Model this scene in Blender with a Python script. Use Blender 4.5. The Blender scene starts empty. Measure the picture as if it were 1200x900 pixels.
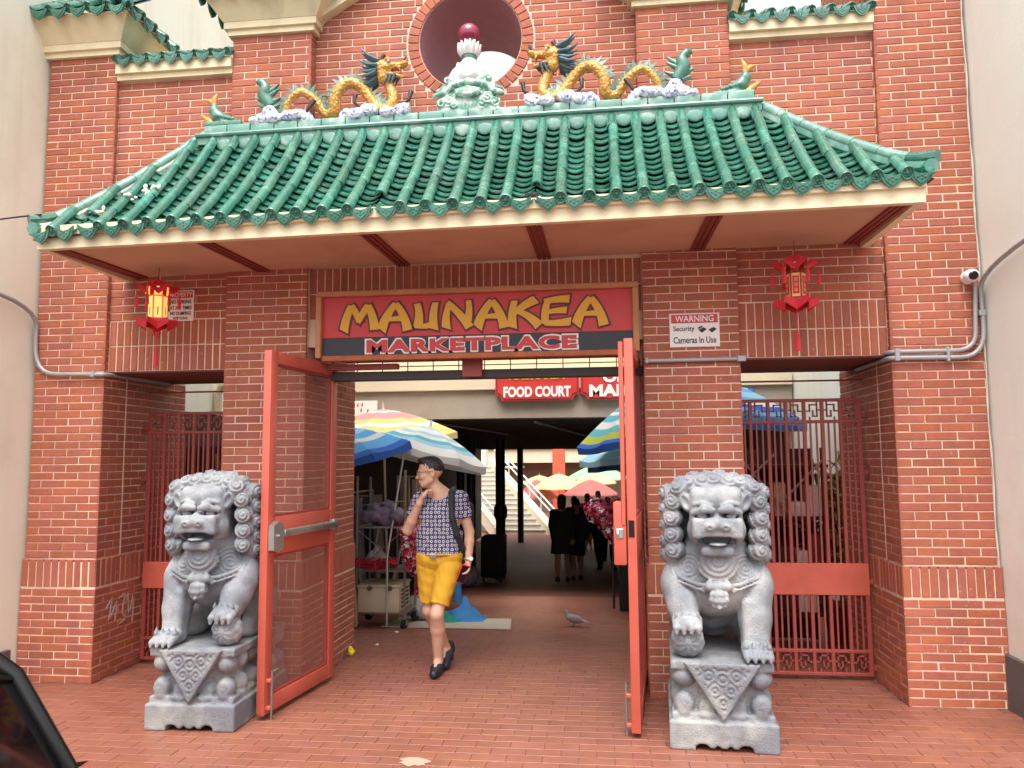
import bpy, bmesh, math, random
import numpy as np
from mathutils import Matrix, Vector, Euler
random.seed(7); rng=np.random.default_rng(7)
R=math.radians
S=bpy.context.scene
COL=S.collection
# ------------------------------------------------------------------ camera
W_,H_,F_=1200.,900.,905.82
cd=bpy.data.cameras.new('camera'); cam=bpy.data.objects.new('camera',cd); COL.objects.link(cam); S.camera=cam
cd.sensor_fit='HORIZONTAL'; cd.sensor_width=36.; cd.lens=36.*F_/W_; cd.clip_start=.05; cd.clip_end=600
CAM=Vector((.3786,-5.60032,1.66)); pitch,roll,yaw=.09611,-.00757,-.11454
_fw=Vector((math.sin(yaw)*math.cos(pitch),math.cos(yaw)*math.cos(pitch),math.sin(pitch)))
_r=Vector((math.cos(yaw),-math.sin(yaw),0)); _u=_r.cross(_fw)
_r2=math.cos(roll)*_r+math.sin(roll)*_u; _u2=-math.sin(roll)*_r+math.cos(roll)*_u
cam.matrix_world=Matrix(((_r2.x,_u2.x,-_fw.x,CAM.x),(_r2.y,_u2.y,-_fw.y,CAM.y),(_r2.z,_u2.z,-_fw.z,CAM.z),(0,0,0,1)))
def project(p):
    d=Vector(p)-CAM; z=d.dot(_fw)
    if z<.05: return None
    return 600+F_*d.dot(_r2)/z,450-F_*d.dot(_u2)/z,z
# ------------------------------------------------------------------ sky, sun, exposure
SUN_EL,SUN_AZ=R(64),R(183)      # azimuth clockwise from +Y: the sun stands behind the camera
w=bpy.data.worlds.new('World'); S.world=w; w.use_nodes=True
nt=w.node_tree; bgn=nt.nodes['Background']
sk=nt.nodes.new('ShaderNodeTexSky'); sk.sky_type='NISHITA'; sk.sun_disc=False
sk.sun_elevation=SUN_EL; sk.sun_rotation=SUN_AZ; sk.dust_density=4.; sk.air_density=1.
hs=nt.nodes.new('ShaderNodeHueSaturation'); hs.inputs['Saturation'].default_value=.12
nt.links.new(sk.outputs[0],hs.inputs['Color']); nt.links.new(hs.outputs[0],bgn.inputs['Color'])
bgn.inputs['Strength'].default_value=.15
sl=bpy.data.lights.new('sun','SUN'); sl.energy=.95; sl.angle=R(35); sl.color=(1,.96,.9)
so=bpy.data.objects.new('sun',sl); COL.objects.link(so); so.location=(0,-6,12)
_sd=Vector((math.sin(SUN_AZ)*math.cos(SUN_EL),math.cos(SUN_AZ)*math.cos(SUN_EL),math.sin(SUN_EL)))
so.rotation_euler=_sd.to_track_quat('Z','Y').to_euler()
vs=S.view_settings; vs.view_transform='Standard'; vs.look='None'; vs.gamma=1; vs.use_curve_mapping=False; vs.exposure=1.34
S.cycles.max_bounces=8; S.cycles.transparent_max_bounces=16
# ------------------------------------------------------------------ materials
def srgb(r,g,b):
    f=lambda c:(c/255/12.92 if c/255<=.04045 else ((c/255+.055)/1.055)**2.4)
    return (f(r),f(g),f(b))
MATS={}
def mat(name,col,rough=.6,var=.15,vs_=6.,bump=.0,bs=40.,metal=0.,spec=.5,col2=None,mix=(.45,.65),msc=3.,coat=0.,trans=0.,rnd=0.,sss=0.,alpha=None,emit=None,sheen=0.,ior=None,spots=None,transl=0.,cells=None,streak=None):
    """procedural material: base colour with noise value variation, optional second colour in noise patches, bump, per-piece variation"""
    m=bpy.data.materials.new(name); m.use_nodes=True; n=m.node_tree.nodes; l=m.node_tree.links
    b=n['Principled BSDF']; b.inputs['Roughness'].default_value=rough; b.inputs['Metallic'].default_value=metal
    b.inputs['Specular IOR Level'].default_value=spec; b.inputs['Coat Weight'].default_value=coat
    if trans: b.inputs['Transmission Weight'].default_value=trans
    if sss: b.inputs['Subsurface Weight'].default_value=sss; b.inputs['Subsurface Radius'].default_value=(.01,.004,.002)
    if sheen: b.inputs['Sheen Weight'].default_value=sheen
    if ior: b.inputs['IOR'].default_value=ior
    geo=n.new('ShaderNodeNewGeometry')
    nz=n.new('ShaderNodeTexNoise'); nz.inputs['Scale'].default_value=vs_; nz.inputs['Detail'].default_value=5; nz.inputs['Roughness'].default_value=.6
    l.new(geo.outputs['Position'],nz.inputs['Vector'])
    cur=None
    if col2 is not None:
        nz2=n.new('ShaderNodeTexNoise'); nz2.inputs['Scale'].default_value=msc; nz2.inputs['Detail'].default_value=6; nz2.inputs['Roughness'].default_value=.65
        l.new(geo.outputs['Position'],nz2.inputs['Vector'])
        mr=n.new('ShaderNodeMapRange'); mr.inputs[1].default_value=mix[0]; mr.inputs[2].default_value=mix[1]
        l.new(nz2.outputs[0],mr.inputs[0])
        mx=n.new('ShaderNodeMix'); mx.data_type='RGBA'; mx.inputs[6].default_value=(*col,1); mx.inputs[7].default_value=(*col2,1)
        l.new(mr.outputs[0],mx.inputs[0]); cur=mx.outputs[2]
    if spots is not None:
        sc_,thr,scol=spots; vo=n.new('ShaderNodeTexVoronoi'); vo.inputs['Scale'].default_value=sc_; l.new(geo.outputs['Position'],vo.inputs['Vector'])
        ms=n.new('ShaderNodeMapRange'); ms.inputs[1].default_value=thr; ms.inputs[2].default_value=thr*1.35; ms.inputs[3].default_value=.6; ms.inputs[4].default_value=0; l.new(vo.outputs['Distance'],ms.inputs[0])
        nq=n.new('ShaderNodeTexNoise'); nq.inputs['Scale'].default_value=1.1; l.new(geo.outputs['Position'],nq.inputs['Vector'])
        mq=n.new('ShaderNodeMapRange'); mq.inputs[1].default_value=.45; mq.inputs[2].default_value=.6; l.new(nq.outputs[0],mq.inputs[0])
        mm_=n.new('ShaderNodeMath'); mm_.operation='MULTIPLY'; l.new(ms.outputs[0],mm_.inputs[0]); l.new(mq.outputs[0],mm_.inputs[1])
        mx2=n.new('ShaderNodeMix'); mx2.data_type='RGBA'; mx2.inputs[7].default_value=(*scol,1)
        if cur is None: mx2.inputs[6].default_value=(*col,1)
        else: l.new(cur,mx2.inputs[6])
        l.new(mm_.outputs[0],mx2.inputs[0]); cur=mx2.outputs[2]
    if streak:
        mp=n.new('ShaderNodeMapping'); mp.inputs['Scale'].default_value=(2.2,2.2,.18); l.new(geo.outputs['Position'],mp.inputs['Vector'])
        nk=n.new('ShaderNodeTexNoise'); nk.inputs['Scale'].default_value=2.2; nk.inputs['Detail'].default_value=7; l.new(mp.outputs[0],nk.inputs['Vector'])
        mk=n.new('ShaderNodeMapRange'); mk.inputs[1].default_value=.52; mk.inputs[2].default_value=.78; mk.inputs[4].default_value=streak[0]; l.new(nk.outputs[0],mk.inputs[0])
        mx3=n.new('ShaderNodeMix'); mx3.data_type='RGBA'; mx3.inputs[7].default_value=(*streak[1],1)
        if cur is None: mx3.inputs[6].default_value=(*col,1)
        else: l.new(cur,mx3.inputs[6])
        l.new(mk.outputs[0],mx3.inputs[0]); cur=mx3.outputs[2]
    hsv=n.new('ShaderNodeHueSaturation')
    if cur is None: hsv.inputs['Color'].default_value=(*col,1)
    else: l.new(cur,hsv.inputs['Color'])
    mv=n.new('ShaderNodeMapRange'); mv.inputs[1].default_value=.25; mv.inputs[2].default_value=.75; mv.inputs[3].default_value=1-var; mv.inputs[4].default_value=1+var
    l.new(nz.outputs[0],mv.inputs[0]); val=mv.outputs[0]
    if rnd:
        oi=n.new('ShaderNodeObjectInfo'); ad=n.new('ShaderNodeMath'); ad.operation='ADD'; l.new(oi.outputs['Random'],ad.inputs[0]); l.new(geo.outputs['Random Per Island'],ad.inputs[1])
        fr=n.new('ShaderNodeMath'); fr.operation='FRACT'; l.new(ad.outputs[0],fr.inputs[0])
        m2=n.new('ShaderNodeMapRange'); m2.inputs[3].default_value=1-rnd; m2.inputs[4].default_value=1+rnd; l.new(fr.outputs[0],m2.inputs[0])
        mu=n.new('ShaderNodeMath'); mu.operation='MULTIPLY'; l.new(val,mu.inputs[0]); l.new(m2.outputs[0],mu.inputs[1]); val=mu.outputs[0]
        f2=n.new('ShaderNodeMath'); f2.operation='MULTIPLY'; f2.inputs[1].default_value=7.31; l.new(fr.outputs[0],f2.inputs[0])
        f3=n.new('ShaderNodeMath'); f3.operation='FRACT'; l.new(f2.outputs[0],f3.inputs[0])
        m3=n.new('ShaderNodeMapRange'); m3.inputs[3].default_value=.5-rnd*.05; m3.inputs[4].default_value=.5+rnd*.05; l.new(f3.outputs[0],m3.inputs[0]); l.new(m3.outputs[0],hsv.inputs['Hue'])
        m4=n.new('ShaderNodeMapRange'); m4.inputs[3].default_value=1-rnd*.5; m4.inputs[4].default_value=1+rnd*.3; l.new(f3.outputs[0],m4.inputs[0]); l.new(m4.outputs[0],hsv.inputs['Saturation'])
    l.new(val,hsv.inputs['Value']); l.new(hsv.outputs[0],b.inputs['Base Color'])
    rr=n.new('ShaderNodeMapRange'); rr.inputs[3].default_value=max(0,rough-.12); rr.inputs[4].default_value=min(1,rough+.12); l.new(nz.outputs[0],rr.inputs[0]); l.new(rr.outputs[0],b.inputs['Roughness'])
    if bump:
        nb=n.new('ShaderNodeTexNoise'); nb.inputs['Scale'].default_value=bs; nb.inputs['Detail'].default_value=6; l.new(geo.outputs['Position'],nb.inputs['Vector'])
        bp=n.new('ShaderNodeBump'); bp.inputs['Strength'].default_value=bump; bp.inputs['Distance'].default_value=.01; l.new(nb.outputs[0],bp.inputs['Height']); l.new(bp.outputs[0],b.inputs['Normal'])
    if cells:
        vo3=n.new('ShaderNodeTexVoronoi'); vo3.inputs['Scale'].default_value=cells; l.new(geo.outputs['Position'],vo3.inputs['Vector'])
        bp=n.new('ShaderNodeBump'); bp.inputs['Strength'].default_value=.9; bp.inputs['Distance'].default_value=.012; bp.invert=True; l.new(vo3.outputs['Distance'],bp.inputs['Height']); l.new(bp.outputs[0],b.inputs['Normal'])
    if transl:
        tl=n.new('ShaderNodeBsdfTranslucent'); l.new(hsv.outputs[0],tl.inputs['Color']); ms_=n.new('ShaderNodeMixShader'); ms_.inputs[0].default_value=transl
        l.new(b.outputs[0],ms_.inputs[1]); l.new(tl.outputs[0],ms_.inputs[2]); l.new(ms_.outputs[0],n['Material Output'].inputs['Surface'])
    if alpha is not None: b.inputs['Alpha'].default_value=alpha
    if emit: b.inputs['Emission Color'].default_value=(*emit[0],1); b.inputs['Emission Strength'].default_value=emit[1]
    MATS[name]=m; return m
# ------------------------------------------------------------------ objects
def link(o,parent=None):
    COL.objects.link(o)
    if parent is not None: o.parent=parent
    return o
def tag(o,label=None,cat=None,group=None,kind=None):
    if label: o['label']=label
    if cat: o['category']=cat
    if group: o['group']=group
    if kind: o['kind']=kind
    return o
def empty(name,label=None,cat=None,group=None,loc=(0,0,0),rz=0,kind=None):
    o=bpy.data.objects.new(name,None); COL.objects.link(o); o.location=loc; o.rotation_euler=(0,0,rz); o.empty_display_size=.1
    return tag(o,label,cat,group,kind)
def shade(me,angle=40):
    me.polygons.foreach_set('use_smooth',np.ones(len(me.polygons),bool))
    if angle is not None: me.set_sharp_from_angle(angle=R(angle))
class MB:
    """collects shapes into one mesh"""
    def __init__(s): s.v=[]; s.f=[]; s.m=[]; s.ms=[]; s.cur=0
    def use(s,m):
        if m not in s.ms: s.ms.append(m)
        s.cur=s.ms.index(m); return s
    def add(s,vs,fs,M=None):
        o=len(s.v)
        if M is not None: vs=[M@Vector(v) for v in vs]
        s.v+= [tuple(v) for v in vs]; s.f+=[[i+o for i in f] for f in fs]; s.m+=[s.cur]*len(fs); return s
    def box(s,a,b,M=None,c=0.):
        (x0,y0,z0),(x1,y1,z1)=a,b
        if c<=0:
            v=[(x,y,z) for z in (z0,z1) for y in (y0,y1) for x in (x0,x1)]
            return s.add(v,[(0,2,3,1),(4,5,7,6),(0,1,5,4),(2,6,7,3),(0,4,6,2),(1,3,7,5)],M)
        bm=bmesh.new(); bmesh.ops.create_cube(bm,size=1)
        for q in bm.verts: q.co=Vector(((x0+x1)/2+q.co.x*(x1-x0),(y0+y1)/2+q.co.y*(y1-y0),(z0+z1)/2+q.co.z*(z1-z0)))
        bmesh.ops.bevel(bm,geom=bm.edges[:],offset=c,segments=2 if c>.004 else 1,affect='EDGES',profile=.5)
        s.bm(bm,M); return s
    def bm(s,bm,M=None):
        bm.verts.index_update(); s.add([tuple(v.co) for v in bm.verts],[[v.index for v in f.verts] for f in bm.faces],M); bm.free()
    def beam(s,p,q,w,h=None,up=(0,0,1),c=0.):
        h=h or w; p,q=Vector(p),Vector(q); d=(q-p); L=d.length; d.normalize(); u=Vector(up)
        if abs(d.dot(u))>.99: u=Vector((0,1,0))
        r=d.cross(u).normalized(); u=r.cross(d)
        M=Matrix(((r.x,d.x,u.x,p.x),(r.y,d.y,u.y,p.y),(r.z,d.z,u.z,p.z),(0,0,0,1)))
        return s.box((-w/2,0,-h/2),(w/2,L,h/2),M,c)
    def tube(s,pts,r,n=8,caps=True,closed=False,flat=1.):
        pts=[Vector(p) for p in pts]; N=len(pts); rs=r if hasattr(r,'__len__') else [r]*N
        prev=None; vs=[]
        for i,p in enumerate(pts):
            if closed: t=pts[(i+1)%N]-pts[i-1]
            else: t=(pts[min(i+1,N-1)]-pts[max(i-1,0)])
            if t.length<1e-9: t=Vector((0,0,1))
            t.normalize()
            if prev is None:
                a=Vector((0,0,1)) if abs(t.z)<.9 else Vector((0,1,0)); u=t.cross(a).normalized()
            else:
                u=prev-t*prev.dot(t); u=u.normalized() if u.length>1e-6 else t.orthogonal().normalized()
            prev=u; v=t.cross(u)
            for k in range(n):
                a=2*math.pi*k/n; vs.append(p+u*(math.cos(a)*rs[i])+v*(math.sin(a)*rs[i]*flat))
        fs=[]
        for i in range(N if closed else N-1):
            j=(i+1)%N
            for k in range(n): fs.append((i*n+k,i*n+(k+1)%n,j*n+(k+1)%n,j*n+k))
        if caps and not closed: fs.append(tuple(range(n-1,-1,-1))); fs.append(tuple((N-1)*n+k for k in range(n)))
        return s.add(vs,fs)
    def lathe(s,prof,n=16,M=None,cap=True):
        vs=[]; fs=[]
        for (r,z) in prof:
            for k in range(n): a=2*math.pi*k/n; vs.append((r*math.cos(a),r*math.sin(a),z))
        for i in range(len(prof)-1):
            for k in range(n): fs.append((i*n+k,i*n+(k+1)%n,(i+1)*n+(k+1)%n,(i+1)*n+k))
        if cap: fs.append(tuple(range(n-1,-1,-1))); fs.append(tuple((len(prof)-1)*n+k for k in range(n)))
        return s.add(vs,fs,M)
    def grid(s,P,flip=False):
        """P[i][j] points"""
        n=len(P); m=len(P[0]); vs=[p for r in P for p in r]
        fs=[(i*m+j,i*m+j+1,(i+1)*m+j+1,(i+1)*m+j) for i in range(n-1) for j in range(m-1)]
        if flip: fs=[f[::-1] for f in fs]
        return s.add(vs,fs)
    def prism(s,poly,a,b,M=None):
        """polygon in x,z extruded along y from a to b (poly counter-clockwise seen from -y)"""
        n=len(poly); vs=[(x,a,z) for x,z in poly]+[(x,b,z) for x,z in poly]
        fs=[tuple(range(n)),tuple(range(2*n-1,n-1,-1))]+[(i,n+i,n+(i+1)%n,(i+1)%n) for i in range(n)]
        return s.add(vs,fs,M)
    def ball(s,c,r,n=12,m=8,M=None):
        c=Vector(c); r=r if hasattr(r,'__len__') else (r,r,r); vs=[];fs=[]
        for i in range(m+1):
            t=math.pi*i/m
            for k in range(n): a=2*math.pi*k/n; vs.append((c.x+r[0]*math.sin(t)*math.cos(a),c.y+r[1]*math.sin(t)*math.sin(a),c.z-r[2]*math.cos(t)))
        for i in range(m):
            for k in range(n): fs.append((i*n+k,i*n+(k+1)%n,(i+1)*n+(k+1)%n,(i+1)*n+k))
        return s.add(vs,fs,M)
    def mesh(s,name,m=None,smooth=None):
        me=bpy.data.meshes.new(name); me.from_pydata(s.v,[],s.f)
        ml=s.ms if s.ms else ([m] if m else [])
        for x in ml: me.materials.append(MATS[x] if isinstance(x,str) else x)
        if len(s.ms)>1: me.polygons.foreach_set('material_index',np.array(s.m,np.int32))
        if smooth is not None: shade(me,smooth)
        me.update(); return me
    def build(s,name,m=None,parent=None,smooth=None):
        return link(bpy.data.objects.new(name,s.mesh(name,m,smooth)),parent)
def inst(name,me,M,parent=None):
    o=bpy.data.objects.new(name,me); COL.objects.link(o)
    if parent is not None: o.parent=parent
    o.matrix_local=M; return o
def copy_tree(o,parent=None):
    c=o.copy(); COL.objects.link(c)
    if parent is not None: c.parent=parent
    for ch in list(o.children): copy_tree(ch,c)
    return c
def frame(x,y,z,o):
    return Matrix(((x[0],y[0],z[0],o[0]),(x[1],y[1],z[1],o[1]),(x[2],y[2],z[2],o[2]),(0,0,0,1)))
# ------------------------------------------------------------------ signed-distance sculpting (numpy) + surface nets
class SDF:
    def __init__(s,lo,hi,h):
        s.lo=np.array(lo,float); s.h=h; s.n=np.ceil((np.array(hi)-s.lo)/h).astype(int)+1
        s.D=np.full(s.n,9.,np.float32)
    def block(s,lo,hi):
        a=np.maximum(np.floor((np.array(lo)-s.lo)/s.h).astype(int),0); b=np.minimum(np.ceil((np.array(hi)-s.lo)/s.h).astype(int)+1,s.n)
        if (b<=a).any(): return None
        sl=tuple(slice(i,j) for i,j in zip(a,b))
        g=[(s.lo[k]+s.h*np.arange(a[k],b[k])).astype(np.float32) for k in range(3)]
        X,Y,Z=np.meshgrid(*g,indexing='ij'); return sl,X,Y,Z
    def put(s,fn,lo,hi,k=.02,sub=False):
        pad=k+2.5*s.h; r=s.block(np.array(lo)-pad,np.array(hi)+pad)
        if r is None: return s
        sl,X,Y,Z=r; d=fn(X,Y,Z); a=s.D[sl]
        if sub: d=-d; hh=np.maximum(k-np.abs(a-d),0)/max(k,1e-6); s.D[sl]=np.maximum(a,d)+hh*hh*k/4
        else: hh=np.maximum(k-np.abs(a-d),0)/max(k,1e-6); s.D[sl]=np.minimum(a,d)-hh*hh*k/4
        return s
    def ell(s,c,r,k=.02,rot=None,sub=False,disp=None):
        c=np.array(c,float); r=np.array(r,float)*np.ones(3); Q=np.array(Euler(rot).to_matrix()) if rot is not None else None
        def f(X,Y,Z):
            x,y,z=X-c[0],Y-c[1],Z-c[2]
            if Q is not None: x,y,z=[Q[0,i]*x+Q[1,i]*y+Q[2,i]*z for i in range(3)]
            k0=np.sqrt((x/r[0])**2+(y/r[1])**2+(z/r[2])**2); k1=np.sqrt((x/r[0]**2)**2+(y/r[1]**2)**2+(z/r[2]**2)**2)+1e-9
            d=k0*(k0-1)/k1
            if disp is not None: d=d+disp(x,y,z)
            return d
        m=r.max() if rot is not None else r
        return s.put(f,c-m,c+m,k,sub)
    def cap(s,a,b,ra,rb=None,k=.02,sub=False,flat=None):
        rb=ra if rb is None else rb; a=np.array(a,float); b=np.array(b,float); v=b-a; L2=max((v*v).sum(),1e-9)
        def f(X,Y,Z):
            x,y,z=X-a[0],Y-a[1],Z-a[2]; t=np.clip((x*v[0]+y*v[1]+z*v[2])/L2,0,1)
            x=x-v[0]*t;y=y-v[1]*t;z=z-v[2]*t
            if flat is not None: x,y,z=x/flat[0],y/flat[1],z/flat[2]
            return np.sqrt(x*x+y*y+z*z)-(ra+(rb-ra)*t)
        m=max(ra,rb)*(max(flat) if flat is not None else 1)
        return s.put(f,np.minimum(a,b)-m,np.maximum(a,b)+m,k,sub)
    def box(s,c,e,rd=.01,k=.01,rot=None,sub=False):
        c=np.array(c,float); e=np.array(e,float); Q=np.array(Euler(rot).to_matrix()) if rot is not None else None
        def f(X,Y,Z):
            x,y,z=X-c[0],Y-c[1],Z-c[2]
            if Q is not None: x,y,z=[Q[0,i]*x+Q[1,i]*y+Q[2,i]*z for i in range(3)]
            x,y,z=np.abs(x)-e[0]+rd,np.abs(y)-e[1]+rd,np.abs(z)-e[2]+rd
            return np.sqrt(np.maximum(x,0)**2+np.maximum(y,0)**2+np.maximum(z,0)**2)+np.minimum(np.maximum(x,np.maximum(y,z)),0)-rd
        m=np.linalg.norm(e) if rot is not None else e
        return s.put(f,c-m,c+m,k,sub)
    def path(s,pts,rs,k=.02,sub=False):
        for i in range(len(pts)-1): s.cap(pts[i],pts[i+1],rs[i],rs[i+1],k,sub)
        return s
    def mod(s,fn,lo,hi):
        r=s.block(lo,hi); sl,X,Y,Z=r; s.D[sl]=fn(s.D[sl],X,Y,Z); return s
    def mesh(s,name,m=None,smooth=True):
        D=s.D; D=np.pad(D,1,constant_values=1.); n=D.shape; lo=s.lo-s.h
        cells=np.array(n)-1; cid=-np.ones(cells,np.int64)
        acc={}
        ins=D<0
        # active cells
        any_=np.zeros(cells,bool); all_=np.ones(cells,bool)
        for dx in (0,1):
            for dy in (0,1):
                for dz in (0,1):
                    q=ins[dx:n[0]-1+dx,dy:n[1]-1+dy,dz:n[2]-1+dz]; any_|=q; all_&=q
        act=np.argwhere(any_&~all_); cid[tuple(act.T)]=np.arange(len(act))
        P=np.zeros((len(act),3)); C=np.zeros(len(act)); quads=[]
        for ax in range(3):
            sl0=[slice(None)]*3; sl1=[slice(None)]*3; sl0[ax]=slice(0,n[ax]-1); sl1[ax]=slice(1,n[ax])
            a=D[tuple(sl0)]; b=D[tuple(sl1)]; cr=np.argwhere((a<0)!=(b<0))
            if not len(cr): continue
            va=a[tuple(cr.T)].astype(float); vb=b[tuple(cr.T)].astype(float); t=va/(va-vb)
            pos=cr.astype(float); pos[:,ax]+=t
            o1,o2=[(1,2),(2,0),(0,1)][ax]
            idx=[]
            for d1,d2 in ((0,0),(-1,0),(-1,-1),(0,-1)):
                c=cr.copy(); c[:,o1]+=d1; c[:,o2]+=d2
                c=np.clip(c,0,cells-1); i=cid[tuple(c.T)]; idx.append(i); np.add.at(P,i,pos); np.add.at(C,i,1)
            q=np.stack(idx,1); fl=(va>=0); q[fl]=q[fl][:,::-1]; quads.append(q)
        V=(P/np.maximum(C,1)[:,None])*s.h+lo; F=np.concatenate(quads)
        me=bpy.data.meshes.new(name); me.vertices.add(len(V)); me.vertices.foreach_set('co',V.astype(np.float32).ravel())
        me.loops.add(F.size); me.loops.foreach_set('vertex_index',F.astype(np.int32).ravel()); me.polygons.add(len(F))
        me.polygons.foreach_set('loop_start',np.arange(0,F.size,4,dtype=np.int32))
        if m: me.materials.append(MATS[m])
        if smooth: me.polygons.foreach_set('use_smooth',np.ones(len(F),bool))
        me.update(calc_edges=True); me.validate(); return me
    def build(s,name,m=None,parent=None): return link(bpy.data.objects.new(name,s.mesh(name,m)),parent)
# ------------------------------------------------------------------ pieces: the largest 300 in view become parts, the rest one joined part
PIECES=[]   # (name, stuff_name, parent, list of (mesh, matrix, centre, normal, area, material))
def place_pieces():
    bpy.context.view_layer.update(); dg=bpy.context.evaluated_depsgraph_get()
    for name,stuff,parent,items,limit,mname in PIECES:
        sc=[]
        for it in items:
            me,M,c,nrm,area=it; p=project(c); v=0.
            if p and -10<p[0]<1210 and -10<p[1]<910:
                d=CAM-Vector(c); L=d.length; d/=L; cs=Vector(nrm).dot(d)
                if cs>0:
                    hit=S.ray_cast(dg,Vector(c)+d*.05,d,distance=L-.3)
                    v=area*cs/(p[2]**2)*(.02 if hit[0] else 1)
            sc.append(v)
        order=sorted(range(len(items)),key=lambda i:-sc[i]); top=set(i for i in order[:limit] if sc[i]>0)
        rest=MB()
        for i,it in enumerate(items):
            me,M=it[0],it[1]
            if i in top: inst(name,me,M,parent)
            else: rest.add([v.co for v in me.vertices],[tuple(p.vertices) for p in me.polygons],M)
        if rest.v:
            o=rest.build(stuff,mname,parent,35); o['kind']='stuff'
# ================================================================== materials used below
mat('brick',srgb(177,99,72),.75,.14,24,.35,110,rnd=.10,streak=(.45,srgb(120,74,64)),col2=srgb(156,86,69),mix=(.42,.72),msc=1.6,spots=(16,.10,srgb(206,160,140)))
mat('mortar',srgb(228,200,178),.9,.16,5,.3,120,col2=srgb(190,156,136),mix=(.5,.75),msc=1.4)
mat('paver',srgb(144,91,72),.42,.12,9,.15,60,rnd=.07,col2=srgb(126,74,62),mix=(.42,.75),msc=.8,spots=(5,.10,srgb(84,60,56)))
mat('paver_joint',srgb(128,80,66),.7,.15,8)
mat('cream',srgb(238,224,186),.65,.06,5,.1,60,col2=srgb(196,176,136),mix=(.60,.85),msc=2.5,streak=(.5,srgb(168,150,118)))
mat('cream_far',srgb(214,200,170),.8,.05,1.2,.05,30)
mat('plaster',srgb(242,240,222),.85,.04,1.2,.12,40,col2=srgb(228,220,198),mix=(.5,.75),msc=.5,streak=(.35,srgb(196,184,160)))
mat('plaster_grey',srgb(240,242,230),.85,.04,1.2,.12,40,streak=(.3,srgb(206,200,188)),col2=srgb(222,216,206),mix=(.5,.75),msc=.5)
mat('dark_base',srgb(92,88,88),.7,.1,4,.1,40)
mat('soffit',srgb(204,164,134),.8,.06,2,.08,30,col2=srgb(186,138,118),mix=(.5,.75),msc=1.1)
mat('soffit_rib',srgb(128,48,44),.6,.08,6)
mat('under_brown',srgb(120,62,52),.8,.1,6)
mat('maroon_plaster',srgb(166,118,124),.8,.10,9,.1,40)
mat('glaze',srgb(56,117,98),.26,.18,14,.08,50,rnd=.22,coat=.5,streak=(.4,srgb(120,140,128)),col2=srgb(104,158,140),mix=(.52,.84),msc=7,spots=(20,.10,srgb(60,62,56)))
mat('glaze_dark',srgb(20,58,48),.35,.15,10)
mat('ridge_glaze',srgb(100,148,132),.38,.14,14,.08,40,rnd=.14,coat=.2,col2=srgb(170,186,176),mix=(.5,.72),msc=7)
mat('lime',srgb(226,216,204),.9,.15,14,.5,60)
mat('tar',srgb(40,34,34),.8,.2,12,.4,60)
# ================================================================== ground
def floor_z(y):
    if y<1.2: return 0.
    if y<10.: return -.085*(y-1.2)
    if y<14.5: return -.748-.06*(y-10)
    return -1.018
ys=[-60,-3.35,-3.349,-3.2,-3.199,1.2,3,6,10,14.5,40,90]
def gz(y): return -.16 if y<-3.2 else floor_z(y)-.0045
g=MB(); g.grid([[(x,y,gz(y)) for x in (-120,-40,-5,5,40,120)] for y in ys])
tag(g.build('ground','paver_joint'),kind='structure')
mat('asphalt',srgb(66,66,68),.9,.15,20,.3,120)
g=MB(); g.grid([[(x,y,-.15) for x in (-60,60)] for y in (-12,-3.36)]); tag(g.build('road','asphalt'),kind='structure')
mat('kerb',srgb(150,146,140),.85,.1,6,.2,60)
g=MB()
for i in range(40): g.box((-40+i*2+.004,-3.35,-.2),(-40+i*2+1.996,-3.2,.0),None,.012)
tag(g.build('kerb','kerb'),kind='structure')
pavement=empty('pavement',kind='structure')
# pavers: one mesh, running bond, long side along x
PW,PD=.2,.1
def paver_mesh(w):
    m=MB(); c=.002; a=w/2-.0013; b=PD/2-.0013
    v=[(-a+c,-b+c,0),(a-c,-b+c,0),(a-c,b-c,0),(-a+c,b-c,0),(-a,-b,-.0018),(a,-b,-.0018),(a,b,-.0018),(-a,b,-.0018),(-a,-b,-.03),(a,-b,-.03),(a,b,-.03),(-a,b,-.03)]
    f=[(0,1,2,3)]+[(4+i,4+(i+1)%4,(i+1)%4,i) for i in range(4)]+[(8+i,8+(i+1)%4,4+(i+1)%4,4+i) for i in range(4)]
    m.add(v,f); return m.mesh('paver','paver')
pm=paver_mesh(PW); its=[]
def in_gate(x,y):
    if y<.0: return -4.08<x<3.01
    if y<1.2: return (-3.46<x<-2.5) or (-1.83<x<.68) or (1.38<x<2.38)
    return (-4.0 if y<3 else -3.2)<x<2.6
row=0; y=-3.15
while y<6.5:
    off=(row%2)*PW/2; x=-4.08+off
    while x<3.1:
        if in_gate(x,y):
            z=floor_z(y)+rng.normal(0,.0005); dz=math.atan(.085) if 1.2<y<10 else 0
            M=Matrix.Translation((x,y,z))@Euler((-dz+rng.normal(0,.003),rng.normal(0,.003),rng.normal(0,.006))).to_matrix().to_4x4()
            its.append((pm,M,(x,y,z),(0,0,1),PW*PD))
        x+=PW
    y+=PD; row+=1
PIECES.append(('paver','paver_field',pavement,its,300,'paver'))
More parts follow.
